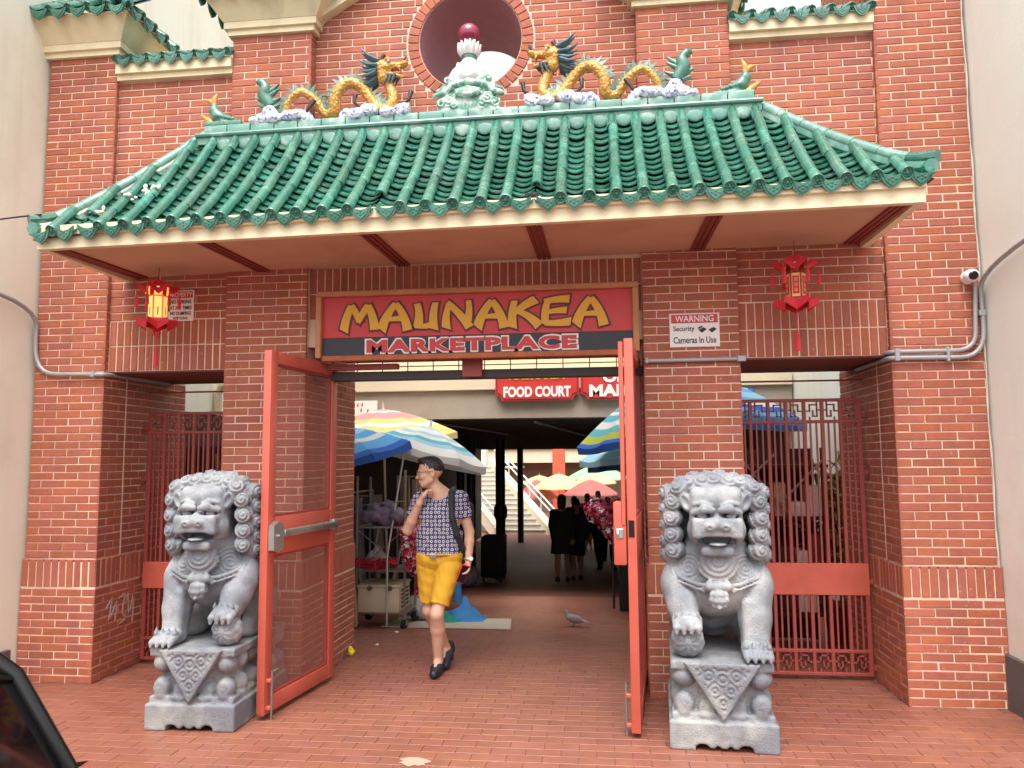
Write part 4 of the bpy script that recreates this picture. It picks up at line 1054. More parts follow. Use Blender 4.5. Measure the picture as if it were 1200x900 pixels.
# ================================================================== side gates with bars and frets
def fret_rods(m,a,z0,w,h,flip):
    b=.011
    P=lambda u,v:(a+(1-u if flip else u)*w,z0+v*h)
    def seg(p,q):
        (x0,y0),(x1,y1)=P(*p),P(*q); m.box((min(x0,x1)-b/2,-.007,min(y0,y1)-b/2),(max(x0,x1)+b/2,.007,max(y0,y1)+b/2))
    for p,q in (((0,.5),(.28,.5)),((.28,.5),(.28,.84)),((.28,.84),(.78,.84)),((.78,.84),(.78,.22)),((.78,.22),(.5,.22)),((.5,.22),(.5,.52)),((.78,.55),(1,.55)),((.28,.16),(.28,0)),((.78,.84),(.78,1))): seg(p,q)
def bar_gate(label,x0,x1,y,z,hs):
    zb,zb2,zp0,zp1,zt2,zt=z; W=x1-x0; n=7; bay=W/n
    t=empty('bar_gate',label,'gate','red bar gates in the side openings',loc=(x0,y,0))
    for i in range(n+1):
        for (a,b) in ((zb,zp0),(zp1,zt)):
            m=MB(); q=.013 if 0<i<n else .017; m.box((i*bay-q,-.014,a),(i*bay+q,.014,b),None,.003); m.build('stile' if i in (0,n) else 'bar','red_paint_old',t)
        if i<n:
            for k in (1,2):
                for (a,b) in ((zb2+.011,zp0),(zp1,zt2-.011)):
                    m=MB(); xx=(i+k/3)*bay; m.box((xx-.0065,-.0065,a),(xx+.0065,.0065,b)); m.build('thin_bar','red_paint_old',t)
            for (a,b) in ((zb+.012,zb2-.01),(zt2+.01,zt-.012)):
                m=MB(); fret_rods(m,i*bay+.013,a,bay-.026,b-a,i%2); o=m.build('fret','red_paint_old',t)
    for zz in (zb,zb2,zt2,zt): 
        m=MB(); m.box((-.017,-.016,zz-.012),(W+.017,.016,zz+.012),None,.003); m.build('rail','red_paint_old',t)
    m=MB(); m.box((-.017,-.019,zp0),(W+.017,.017,zp1),None,.004); m.build('lock_plate','red_paint',t)
    xh=W if hs>0 else 0
    for zz in (zb+.05,zp0+.10,zt-.55,zt-.12):
        m=MB(); m.box((xh+(.017 if hs>0 else -.05),-.02,zz-.02),(xh+(.05 if hs>0 else -.017),.02,zz+.02),None,.004); m.box((xh+(.05 if hs>0 else -.056),-.03,zz-.06),(xh+(.056 if hs>0 else -.05),.03,zz+.06)); m.build('hinge','red_paint_old',t)
bar_gate('red bar gate with fret borders behind the right lion',1.395,2.335,.58,(.045,.21,.62,.855,1.925,2.09),1)
bar_gate('red bar gate with fret borders behind the left lion',-3.425,-2.51,.58,(.045,.205,.61,.825,1.90,2.06),-1)
# thin tie rods across the side openings
for a,b in ((P1[1],P2[0]),(P3[1],P4[0])):
    m=MB(); m.tube([(a,.62,2.245),(b,.62,2.245)],.008,6); m.build('tie_rod','red_paint_old',gateway)
# ================================================================== stone guardian lions
mat('stone',srgb(122,125,131),.66,.20,9,.5,110,col2=srgb(168,168,168),mix=(.46,.68),msc=3.2,spots=(48,.14,srgb(84,84,88)),streak=(.5,srgb(186,184,180)))
mat('stone_base',srgb(118,120,126),.68,.22,8,.5,110,col2=srgb(166,165,160),mix=(.45,.66),msc=2.6,spots=(48,.14,srgb(84,84,88)),streak=(.4,srgb(96,94,92)))
def curl(s,c,r,hand,dirv,k=.012):
    c=np.array(c); d=np.array(dirv,float); d/=np.linalg.norm(d); a=np.cross(d,(0,0,1.)); 
    if np.linalg.norm(a)<.1: a=np.cross(d,(0,1.,0))
    a/=np.linalg.norm(a); b=np.cross(a,d)
    def disp(x,y,z):
        u=x*a[0]+y*a[1]+z*a[2]; v=x*b[0]+y*b[1]+z*b[2]; rr=np.sqrt(u*u+v*v)
        return .006*np.sin(2*np.pi*(rr/.023-hand*np.arctan2(v,u)/(2*np.pi)))*np.clip(rr/.015,0,1)
    s.ell(c,(r,r,r*.95),k,None,False,disp)
def lion_mesh():
    s=SDF((-.36,-.08,.47),(.36,.88,1.62),.0075)
    # trunk, haunches, legs
    s.ell((0,.34,.93),(.255,.22,.25),.06); s.path([(0,.38,.95),(0,.56,.78),(0,.66,.66)],[.20,.19,.16],.06)
    s.ell((0,.30,1.08),(.20,.17,.18),.05)
    for sx in (-1,1):
        s.ell((sx*.185,.60,.66),(.11,.18,.17),.04); s.ell((sx*.205,.43,.53),(.07,.14,.05),.03)
        s.ell((sx*.232,.28,.90),(.098,.12,.14),.05)
        s.cap((sx*.20,.5,.62),(sx*.215,.36,.58),.06,.05,.03)
    s.path([(0,.76,.62),(.0,.80,.85),(.02,.78,1.05),(.0,.70,1.12)],[.05,.07,.075,.03],.03)
    # standing leg (+x)
    s.path([(.225,.25,.88),(.212,.20,.70),(.205,.17,.57)],[.104,.092,.080],.03); s.cap((.165,.155,.80),(.165,.12,.56),.035,.03,.02); s.cap((.26,.19,.8),(.252,.15,.58),.03,.03,.015)
    s.ell((.205,.12,.535),(.085,.11,.05),.025)
    for i in range(4): x=.205-.063+.042*i; s.cap((x,.10,.555),(x,.005,.525),.024,.022,.008); s.cap((x,-.006,.52),(x,-.012,.502),.012,.009,.006); s.cap((x,.05,.585),(x-.006,.045,.61),.012,.004,.006); s.ell((x,.06,.572),(.018,.03,.014),.008)
    # raised leg on ball (-x)
    s.path([(-.225,.25,.88),(-.205,.19,.78),(-.185,.15,.70)],[.104,.092,.080],.03); s.cap((-.165,.16,.84),(-.15,.12,.70),.035,.03,.02)
    s.ell((-.185,.125,.585),(.098,.098,.096),.006,None,False,lambda x,y,z:.004*np.sin(np.arctan2(z,x)*9)*np.cos(y*70))
    s.ell((-.185,.10,.695),(.085,.10,.045),.02)
    for i in range(4): x=-.185-.063+.042*i; s.cap((x,.10,.71),(x,.02,.675),.025,.022,.008); s.cap((x,.02,.675),(x,.012,.645),.018,.012,.008); s.cap((x,.06,.735),(x-.006,.055,.765),.012,.004,.006)
    # head: skull, brow, muzzle, jaw
    s.box((0,.19,1.31),(.152,.14,.165),.045,.025); s.ell((0,.12,1.415),(.125,.09,.075),.03)
    s.box((0,.07,1.245),(.146,.09,.062),.022,.02)
    s.ell((0,.01,1.262),(.075,.045,.035),.015); 
    for sx in (-1,1):
        s.ell((sx*.045,-.018,1.258),(.034,.028,.026),.008); s.ell((sx*.045,-.046,1.252),(.012,.014,.011),.004,None,True)
        s.cap((sx*.075,-.005,1.238),(sx*.125,.04,1.225),.022,.02,.01)
        s.ell((sx*.082,.045,1.318),(.046,.05,.026),.008,None,True); s.ell((sx*.082,.052,1.315),(.030,.034,.024),.004); s.ell((sx*.082,.020,1.315),(.009,.01,.009),.002,None,True)
        s.path([(sx*.022,.020,1.350),(sx*.075,.010,1.356),(sx*.135,.05,1.334)],[.019,.024,.016],.008); s.path([(sx*.03,.04,1.375),(sx*.08,.03,1.39),(sx*.13,.06,1.38)],[.012,.014,.01],.006)
        s.ell((sx*.172,.11,1.395),(.036,.03,.065),.012,(0,sx*.35,0)); s.ell((sx*.178,.075,1.395),(.02,.03,.045),.006,(0,sx*.35,0),True)
        s.ell((sx*.125,.11,1.23),(.045,.07,.06),.02)
    s.cap((0,.03,1.30),(0,-.01,1.275),.026,.03,.012)
    s.box((0,.0,1.170),(.105,.10,.022),.012,.006,None,True); s.box((0,.03,1.172),(.08,.11,.026),.012,.006,None,True)          # open mouth
    s.box((0,.10,1.112),(.098,.085,.030),.025,.03); s.ell((0,.115,1.02),(.118,.055,.10),.02,None,False,lambda x,y,z:.005*np.sin(2*np.pi*np.sqrt((x*.9)**2+np.minimum(z-.03,0)**2+.00001)/.030)); s.ell((0,.03,1.155),(.055,.06,.010),.006)
    # collar, bell and bow
    cp=[(-.275,.26,1.0),(-.22,.155,.945),(-.12,.105,.912),(0,.095,.90),(.12,.105,.912),(.22,.155,.945),(.275,.26,1.0)]
    s.path(cp,[.013]*7,.004); s.path([(p[0]*1.01,p[1]-.005,p[2]-.026) for p in cp],[.008]*7,.003)
    s.ell((0,.075,.835),(.060,.050,.062),.008,None,False,lambda x,y,z:.003*np.cos(np.arctan2(x,-y)*8)+.003*np.sin(z*150)); s.cap((-.045,.05,.835),(.045,.05,.835),.012,.012,.003); s.ell((0,.03,.79),(.012,.012,.012),.003)
    s.ell((-.03,.06,.80),(.014,.02,.014),.003); s.ell((.03,.06,.80),(.014,.02,.014),.003)
    s.cap((-.055,.075,.905),(.055,.075,.905),.026,.026,.01); s.cap((-.05,.08,.925),(-.085,.09,.875),.018,.012,.006); s.cap((.05,.08,.925),(.085,.09,.875),.018,.012,.006)
    # engraved swirls on the breast and shoulders
    def eng(D,X,Y,Z):
        sgn=np.where(X>0,1.,-1.); dx=X-sgn*.165; dz=Z-1.0; r=np.sqrt(dx*dx+dz*dz); m=((Y<.30)&(Z>.925+.10*np.abs(X))&(Z<1.09)&(np.abs(X)>.10)&(np.abs(X)<.285))
        return D+np.where(m,.0045*np.sin(2*np.pi*(r/.024-sgn*np.arctan2(dz,dx)/(2*np.pi))),0).astype(np.float32)
    s.mod(eng,(-.3,.0,.9),(.3,.32,1.12))
    # mane of snail curls
    q=np.random.default_rng(11)
    for sx in (-1,1):
        for i,z in enumerate((1.395,1.295,1.195,1.105)): curl(s,(sx*(.248-.006*(i==3)-.01*(i==0)),.165+.01*i,z),.060,sx,(sx*.45,-1,.05))
        for i,z in enumerate((1.44,1.345,1.245,1.15,1.07)): curl(s,(sx*.268,.275,z),.064,-sx,(sx,-.4,0))
        for i,z in enumerate((1.40,1.28,1.16)): curl(s,(sx*.25,.40,z),.066,sx,(sx,.2,0))
        curl(s,(sx*.205,.15,1.470),.058,sx,(sx*.5,-.8,.5)); 
    for i,x in enumerate((-.15,-.075,0,.075,.15)): curl(s,(x,.17,1.503-.25*x*x),.054,(-1)**i,(x,-.8,.8))
    for i,x in enumerate((-.19,-.115,-.038,.038,.115,.19)): curl(s,(x,.265,1.522-.9*x*x+.008*(i%2)),.058,(-1)**i,(x,-.3,1))
    for i,x in enumerate((-.14,-.05,.05,.14)): curl(s,(x,.37,1.50-.9*x*x),.062,(-1)**i,(x,.3,1))
    for i in range(4):
        for j in range(4): curl(s,(-.16+.107*i,.455+.02*(j==1),1.42-.1*j),.066,(-1)**(i+j),(0,1,.1))
    for i,x in enumerate((-.11,-.055,0,.055,.11)): curl(s,(x,.10,1.462-.6*x*x),.028,(-1)**i,(x,-1,.6),.006)
    return s.mesh('body','stone')
def pedestal_mesh():
    s=SDF((-.34,-.06,-.02),(.34,.90,.52),.0075)
    s.box((0,.43,.08),(.303,.43,.08),.008,.004); s.box((0,.43,-.005),(.15,.6,.022),.006,.004,None,True)
    for sx in (-1,1): s.ell((sx*.12,.0,.012),(.04,.9,.026),.006,None,True); s.cap((sx*.035,-.05,.018),(sx*.035,.9,.018),.012,.012,.01,True)
    s.box((0,.43,.182),(.285,.41,.022),.012,.008)
    s.box((0,.43,.30),(.232,.36,.15),.03,.01)
    s.box((0,.43,.465),(.288,.415,.026),.008,.006)
    fr=[(-.215,.06),(.215,.06)]
    for x,_ in fr: s.ell((x,.075,.395),(.068,.062,.062),.018); s.ell((x,.070,.245),(.062,.058,.072),.016)
    for x in (-.085,.085): s.ell((x,.070,.225),(.055,.04,.055),.012)
    for sx in (-1,1):
        for y in (.2,.36,.52,.68,.80): s.ell((sx*.225,y,.395),(.06,.07,.06),.018); s.ell((sx*.228,y,.245),(.062,.068,.07),.016)
    # engraved outline round the lower petals
    s.mod(lambda D,X,Y,Z:D+np.where(Y<.12,.003*np.sin(np.minimum(np.sqrt((np.abs(X)-.215)**2+(Z-.245)**2),np.sqrt((np.abs(X)-.085)**2+(Z-.225)**2))*2*np.pi/.055)*((Z<.32)),0).astype(np.float32),(-.3,-.05,.17),(.3,.14,.33))
    # hanging triangular cloth with carved scrollwork
    def cloth(X,Y,Z):
        d=np.maximum(np.maximum((.165-Z)*.55+np.abs(X)*.83-.0,Z-.487),np.maximum(-.012-Y,Y-.10)); a=(np.abs(X)*.83-(Z-.165)*.55); d=np.maximum(np.maximum(a,Z-.487),np.maximum(-.012-Y,Y-.10))
        inner=(a<-.028)&(Z<.462)
        ax=np.abs(X); r1=np.sqrt((ax-.075)**2+(Z-.42)**2); r2=np.sqrt((ax-.045)**2+(Z-.335)**2); r3=np.sqrt(ax**2+(Z-.40)**2); r4=np.sqrt((ax-.14)**2+(Z-.445)**2); r5=np.sqrt(ax**2+(Z-.27)**2)
        rm=np.minimum(np.minimum(r1,r2),np.minimum(np.minimum(r3,r4),r5))
        pat=.0055*np.sin(2*np.pi*(rm/.026+np.arctan2(Z-.38,ax-.06)/(2*np.pi)))
        return d+np.where(inner,.004+pat,0)
    s.put(cloth,(-.25,-.02,.15),(.25,.10,.50),.006)
    return s.mesh('pedestal','stone_base')
lm,pdm=lion_mesh(),pedestal_mesh()
def mirrored(me):
    m=me.copy(); co=np.empty(len(m.vertices)*3,np.float32); m.vertices.foreach_get('co',co); co[0::3]*=-1; m.vertices.foreach_set('co',co); m.flip_normals(); m.update(); return m
def lion(label,x,y,rz_,sc,mir):
    t=empty('guardian_lion',label,'lion statue','stone guardian lions before the gateway',loc=(x,y,0),rz=rz_); t.scale=(sc*(.95 if mir else 1),sc,sc)
    inst('body',mirrored(lm) if mir else lm,Matrix(),t); inst('pedestal',mirrored(pdm) if mir else pdm,Matrix(),t); return t
lion('grey stone lion on carved pedestal under the WARNING sign, beside the edge-on door leaf',1.037,-.955,R(-4),1.0,False)
lion('grey stone lion on carved pedestal partly hidden by the opened red door leaf',-2.182,-.925,R(1.0),1.01,True)
# ================================================================== people
mat('skin',srgb(208,164,138),.55,.07,16,.06,90)
mat('skin_dark',srgb(150,108,88),.55,.06,12)
mat('hair',srgb(34,28,28),.5,.2,40,.3,160)
mat('shorts_yellow',srgb(212,162,40),.8,.07,14,.25,200)
mat('shoe_navy',srgb(34,34,48),.5,.15,20,.15,90)
mat('bag_black',srgb(36,36,40),.7,.15,14,.2,120)
mat('phone_red',srgb(222,48,34),.4,.05,10)
mat('metal_watch',srgb(190,186,176),.3,.1,20,metal=.8)
mat('belt_tan',srgb(158,104,60),.5,.1,20)
mat('glasses_frame',srgb(120,84,70),.35,.05,20)
mat('black_cloth',srgb(30,28,32),.85,.15,9,.2,120)
mat('dark_cloth',srgb(42,38,42),.85,.15,9,.2,120)
mat('cloth_brown',srgb(96,70,58),.85,.15,9,.2,120)
mat('grey_cloth',srgb(120,116,120),.85,.12,9,.2,120)
mat('white_cloth',srgb(222,218,214),.85,.06,9,.15,120)
def ring_shirt():
    m=bpy.data.materials.new('ring_shirt'); m.use_nodes=True; n=m.node_tree.nodes; l=m.node_tree.links; b=n['Principled BSDF']; b.inputs['Roughness'].default_value=.85
    tc=n.new('ShaderNodeTexCoord'); mp=n.new('ShaderNodeMapping'); mp.inputs['Rotation'].default_value=(R(90),0,0); mp.inputs['Scale'].default_value=(1,1,1); l.new(tc.outputs['Object'],mp.inputs['Vector'])
    vo=n.new('ShaderNodeTexVoronoi'); vo.voronoi_dimensions='2D'; vo.inputs['Scale'].default_value=32; vo.inputs['Randomness'].default_value=.22; l.new(mp.outputs[0],vo.inputs['Vector'])
    cr=n.new('ShaderNodeValToRGB'); e=cr.color_ramp.elements
    nav=(*srgb(62,62,96),1); wh=(*srgb(206,200,208),1)
    e[0].position=0; e[0].color=nav; e[1].position=.16; e[1].color=nav
    for p,c in ((.22,wh),(.33,wh),(.38,nav)): q=e.new(p); q.color=c
    l.new(vo.outputs['Distance'],cr.inputs[0]); l.new(cr.outputs[0],b.inputs['Base Color']); MATS['ring_shirt']=m
ring_shirt()
def flower_dress():
    m=bpy.data.materials.new('flower_dress'); m.use_nodes=True; n=m.node_tree.nodes; l=m.node_tree.links; b=n['Principled BSDF']; b.inputs['Roughness'].default_value=.85
    tc=n.new('ShaderNodeTexCoord'); vo=n.new('ShaderNodeTexVoronoi'); vo.inputs['Scale'].default_value=14; l.new(tc.outputs['Object'],vo.inputs['Vector'])
    cr=n.new('ShaderNodeValToRGB'); cr.color_ramp.elements[0].color=(*srgb(120,130,170),1); cr.color_ramp.elements[1].color=(*srgb(226,214,220),1); cr.color_ramp.elements[0].position=.25; cr.color_ramp.elements[1].position=.5
    l.new(vo.outputs['Distance'],cr.inputs[0]); l.new(cr.outputs[0],b.inputs['Base Color']); MATS['flower_dress']=m
flower_dress()
V3=lambda p:np.array(p,float)
def hand_sdf(s,wrist,palm_dir,palm_n,thumb_side,curl_,spread=.5,L=.085,split=None):
    """palm with four bent fingers of unequal length and a side thumb"""
    w_=V3(wrist); d=V3(palm_dir)/np.linalg.norm(palm_dir); n=V3(palm_n); n=n-d*(n@d); n/=np.linalg.norm(n); x=np.cross(d,n)*thumb_side
    s.cap(w_-d*.01,w_+d*.03,.023,.024,.012); 
    for k in range(4):
        off=(k-1.5)*.0175
        root=w_+d*(L-.004*abs(k-1.2))-x*off*1.0
        s.cap(w_+d*.02-x*off*.6,root,.0135,.0115,.008)
        ln=(.074,.082,.076,.060)[k] if thumb_side else .07
        p=root; dirv=d.copy(); a=curl_[k] if hasattr(curl_,'__len__') else curl_
        for seg,(f,r0,r1) in enumerate(((.42,.0098,.0092),(.32,.0092,.0084),(.26,.0084,.0068))):
            a_=a*(.7,1.1,.8)[seg]; ca,sa=math.cos(a_),math.sin(a_); dirv,nn=dirv*ca+n*sa,None
            dirv/=np.linalg.norm(dirv); q=p+dirv*ln*f-x*(off*.10*spread)
            s.cap(p,q,r0,r1,.0035); p=q
    t0=w_+d*.022+x*.020; t1=t0+d*.030+x*.022+n*.012; t2=t1+d*.028+x*.004+n*.010; t3=t2+d*.018-x*.002+n*.006
    s.path([t0,t1,t2,t3],[.014,.012,.0105,.008],.006)
def head_sdf(s,c,yaw_,tilt=0,fat=1.):
    """head centred at c, facing -y turned by yaw_ about z"""
    Q=np.array((Matrix.Rotation(yaw_,3,'Z')@Matrix.Rotation(tilt,3,'X'))); T=lambda x,y,z:tuple(V3(c)+Q@np.array((x,y,z)))
    rt=tuple(Matrix(Q.tolist()).to_euler())
    s.ell(T(0,.012,.035),(.076,.096,.088),.02,rt); s.ell(T(0,-.025,-.035),(.060,.068,.075),.03,rt); s.ell(T(0,-.055,-.085),(.034,.03,.026),.025,rt)
    for sx in (-1,1):
        s.ell(T(sx*.042,-.062,-.022),(.026,.024,.024),.02,rt); s.ell(T(sx*.033,-.090,.008),(.018,.016,.011),.006,rt,True); s.ell(T(sx*.033,-.076,.008),(.0135,.0135,.0125),.003,rt)
        s.cap(T(sx*.014,-.089,.026),T(sx*.05,-.078,.027),.009,.007,.008)
        s.ell(T(sx*.078,.018,-.004),(.010,.020,.032),.005,rt); s.ell(T(sx*.084,.014,-.002),(.006,.010,.018),.003,rt,True)
        s.cap(T(sx*.058,.0,-.055),T(sx*.03,-.06,-.088),.022,.02,.02)
        s.ell(T(sx*.010,-.104,-.030),(.011,.011,.009),.006,rt)
    s.cap(T(0,-.088,.018),T(0,-.106,-.024),.008,.011,.008); s.cap(T(-.018,-.091,-.057),T(.018,-.091,-.057),.0068,.0068,.005); s.cap(T(-.015,-.089,-.068),T(.015,-.089,-.068),.0075,.0075,.005); s.cap(T(-.02,-.101,-.0625),T(.02,-.101,-.0625),.004,.004,.002,True)
    return T
def person(label,J,h,cl,hairm='hair',skin='skin',group=None,fine=False,origin=None,rz=0.,sc=1.,extra=None):
    """J: joints dict (local metres); cl: clothing spec list of (name, material, kind)"""
    t=empty('person',label,'person',group,loc=origin,rz=rz); t.scale=(sc,)*3
    pts=np.array([V3(J[k]) for k in J if hasattr(J[k],'__len__') and len(J[k])==3]); lo,hi=pts.min(0)-.2,pts.max(0)+.22
    s=SDF(lo,hi,h); g=lambda k:V3(J[k])
    hc=g('head'); nk=g('neck'); ch=g('chest'); pv=g('pelvis')
    s.cap(nk-(0,0,.02),hc+V3((0,.01,-.05)),.050,.047,.02); T=head_sdf(s,hc,J['yaw'],J.get('tilt',0))
    s.cap(nk+V3((0,.01,-.03)),ch,.075,.11,.05); axs=g('sr')-g('sl'); axs/=np.linalg.norm(axs)
    s.path([g('sl')+(0,0,.0),nk+V3((0,.01,-.035)),g('sr')],[.052,.060,.052],.03)
    for q in (-1,1): s.cap(ch+axs*.075*q+V3((0,0,.04)),pv+axs*.055*q+V3((0,0,.12)),.095,.085,.04)
    s.cap(pv+axs*.06+V3((0,0,.03)),pv-axs*.06+V3((0,0,.03)),.105,.105,.04)
    for q in 'lr':
        s.path([g('s'+q),g('e'+q)],[.050,.038],.025); s.path([g('e'+q),(g('e'+q)*.65+g('w'+q)*.35),g('w'+q)],[.038,.039,.025],.015)
        s.path([g('h'+q),(g('h'+q)+g('k'+q))/2,g('k'+q)],[.088*J.get('th',1),.074*J.get('th',1)**2,.054*J.get('th',1)],.03); kk,an=g('k'+q),g('a'+q); cal=kk*.68+an*.32+V3((0,.018,0)); s.path([kk,cal,an],[.052,.055,.034],.02)
        s.cap(an,g('t'+q),.036,.026,.015)
        hd=J.get('hand'+q)
        if hd: hand_sdf(s,g('w'+q),*hd)
        else:
            dv=g('w'+q)-g('e'+q); dv/=np.linalg.norm(dv); hand_sdf(s,g('w'+q),dv,(0,-1,0) if abs(dv[1])<.8 else (0,0,1),1 if q=='r' else -1,.35)
    s.build('body',skin,t)
    # hair
    rt=tuple((Matrix.Rotation(J['yaw'],3,'Z')).to_euler()); hs=SDF(hc-.2,hc+.22,min(h,.006))
    if J.get('long'):
        hs.ell(T(0,.02,.045),(.088,.105,.095),.02,rt); hs.ell(T(0,.06,-.05),(.085,.06,.12),.03,rt); hs.ell(T(0,-.105,-.03),(.062,.07,.085),.02,rt,True)
    else:
        hs.ell(T(0,.018,.040),(.0768,.0968,.0892),.008,rt); hs.ell(T(0,-.012,.100),(.052,.080,.030),.02,rt); hs.ell(T(0,-.115,-.01),(.09,.085,.072),.012,rt,True); hs.box(T(0,-.045,-.09),(.12,.14,.105),.02,.015,rt,True); hs.box(T(0,.0,-.13),(.12,.2,.10),.02,.02,rt,True)
        for sx in (-1,1): hs.ell(T(sx*.085,.0,-.01),(.022,.024,.034),.01,rt,True)
    hs.mod(lambda D,X,Y,Z:D+.0028*np.sin(X*260+Z*90)*np.sin(Y*240).astype(np.float32),hc-.2,hc+.2)
    hs.build('hair',hairm,t)
    for (nm,mt,kind) in cl:
        c=SDF(lo,hi,h)
        if kind in('tee','coat','shirt'):
            a=.012 if kind=='tee' else .022
            c.path([g('sl')+V3((0,0,.0)),nk+V3((0,.012,-.052)),g('sr')],[.060+a*.5,.066,.060+a*.5],.04)
            bot=J.get('hem',pv[2]+.0)
            for q in (-1,1): c.cap(ch+axs*.078*q+V3((0,0,.04)),V3((pv+axs*.072*q)[:2].tolist()+[bot+.05]),.100+a,.096+a*1.4,.05)
            c.cap(ch+V3((0,.0,.07)),pv+V3((0,0,.12)),.11+a,.10+a,.04)
            for q in 'lr':
                f=.56 if kind=='tee' else 1.0; e=g('s'+q)*(1-f)+g('e'+q)*f
                c.cap(g('s'+q),e,.060+a*.4,.054+a*.6,.03)
                if kind!='tee': c.path([g('e'+q),g('w'+q)],[.048+a*.5,.036+a*.4],.02)
            # folds
            c.mod(lambda D,X,Y,Z:D+(.0035*np.sin(Z*42+X*30+3*np.sin(X*17))*np.sin(X*38+Z*9+Y*20)).astype(np.float32),lo,hi)
            bz=bot; c.mod(lambda D,X,Y,Z:np.maximum(D,(bz-Z)).astype(np.float32),lo,hi)
            if kind=='tee': c.ell(nk+V3((0,-.07,.0)),(.085,.075,.062),.01,None,True); c.ell(nk+V3((0,0,.03)),(.066,.062,.05),.01,None,True)
            if kind=='tee':
                for q in 'lr':
                    e=g('s'+q)*.44+g('e'+q)*.56; dv=g('e'+q)-g('s'+q); dv/=np.linalg.norm(dv)
                    c.mod(lambda D,X,Y,Z,e=e,dv=dv:np.maximum(D,np.where(((X-e[0])**2+(Y-e[1])**2+(Z-e[2])**2)<.013,((X-e[0])*dv[0]+(Y-e[1])*dv[1]+(Z-e[2])*dv[2]),-9)).astype(np.float32),lo,hi)
        elif kind in('shorts','pants','skirt'):
            c.cap(pv+axs*.068+V3((0,0,.04)),pv-axs*.068+V3((0,0,.04)),.118,.118,.04); c.cap(pv+axs*.06+V3((0,0,.10)),pv-axs*.06+V3((0,0,.10)),.105,.105,.03)
            for q in 'lr':
                if kind=='shorts':
                    f=J.get('hemf',.80); e=g('h'+q)*(1-f)+g('k'+q)*f; c.path([g('h'+q),e],[J.get('shr',(.104,.090))[0],J.get('shr',(.104,.090))[1]],.004)
                    dv=g('k'+q)-g('h'+q); dv/=np.linalg.norm(dv)
                    c.mod(lambda D,X,Y,Z,e=e,dv=dv:np.maximum(D,np.where(((X-e[0])**2+(Y-e[1])**2+(Z-e[2])**2)<.03,((X-e[0])*dv[0]+(Y-e[1])*dv[1]+(Z-e[2])*dv[2]),-9)).astype(np.float32),lo,hi)
                    c.cap(e-dv*.03,e-dv*.06,.0,.0,.0) if False else None
                elif kind=='pants': c.path([g('h'+q),g('k'+q),g('a'+q)+V3((0,0,.02))],[.105,.078,.062],.025)
                else:
                    f=J.get('hemf',.8); e=g('h'+q)*(1-f)+g('k'+q)*f; c.path([g('h'+q),e],[.12,.14],.08)
            if kind=='skirt':
                zz=J['hemz']; c.mod(lambda D,X,Y,Z:np.maximum(D,(zz-Z)).astype(np.float32),lo,hi)
            c.mod(lambda D,X,Y,Z:D+(.003*np.sin(Z*48+X*70)*np.sin(X*45-Z*18+Y*30)).astype(np.float32),lo,hi)
            tz=J.get('waist',pv[2]+.14); c.mod(lambda D,X,Y,Z:np.maximum(D,(Z-tz)).astype(np.float32),lo,hi)
        elif kind=='shoes':
            for q in 'lr':
                c=SDF(lo-.05,hi+.05,h); an,to=g('a'+q),g('t'+q); d=to-an; L=np.linalg.norm(d); d/=L
                he=an+V3(J.get('heel'+q,(0,.03,-.045))); tip=to+d*.03
                c.path([he,(he+tip)/2+V3((0,0,.006)),tip],[.040,.043,.034],.025); c.cap(he+V3((0,0,.035)),he+V3((0,0,0)),.036,.04,.02)
                c.cap(an+V3((0,0,.035))+d*.015,an+V3((0,0,.09)),.040,.045,.008,True)
                zmin=min(he[2],tip[2])-.036
                c.build('shoe',mt,t)
            continue
        c.build(nm,mt,t)
    if extra: extra(t,T,g)
    return t
# --- the man walking out of the passage (coordinates relative to his feet)
OX,OY=-.915,.47
def L_(x,y,z): return (x-OX,y,z)
J=dict(head=L_(-.975,-.02,1.552),yaw=R(-78),tilt=R(6),neck=L_(-.905,0,1.405),chest=L_(-.905,0,1.18),pelvis=L_(-.905,.01,.86),
 sr=L_(-1.055,.0,1.335),sl=L_(-.745,.02,1.345),er=L_(-1.148,-.05,1.105),wr=L_(-1.03,-.15,1.325),el=L_(-.672,.04,1.085),wl=L_(-.668,-.02,.875),
 hr=L_(-.995,.02,.82),hl=L_(-.825,-.01,.82),kr=L_(-.995,.04,.475),kl=L_(-.90,-.12,.478),ar=L_(-.905,.27,.135),al=L_(-.918,.03,.095),tr=L_(-.885,.15,.05),tl=L_(-.918,-.11,.045),
 heelr=(.02,.05,-.02),hem=.885,waist=.93,hemf=.80,shr=(.100,.072),th=.88,
 handr=((.35,.35,.9),(.9,.1,-.3),-1,(.75,.6,.5,.45),.6,.075),handl=((-.12,-.15,-1),(-.8,-.5,.1),1,(.75,.8,.8,.75),.3,.08))
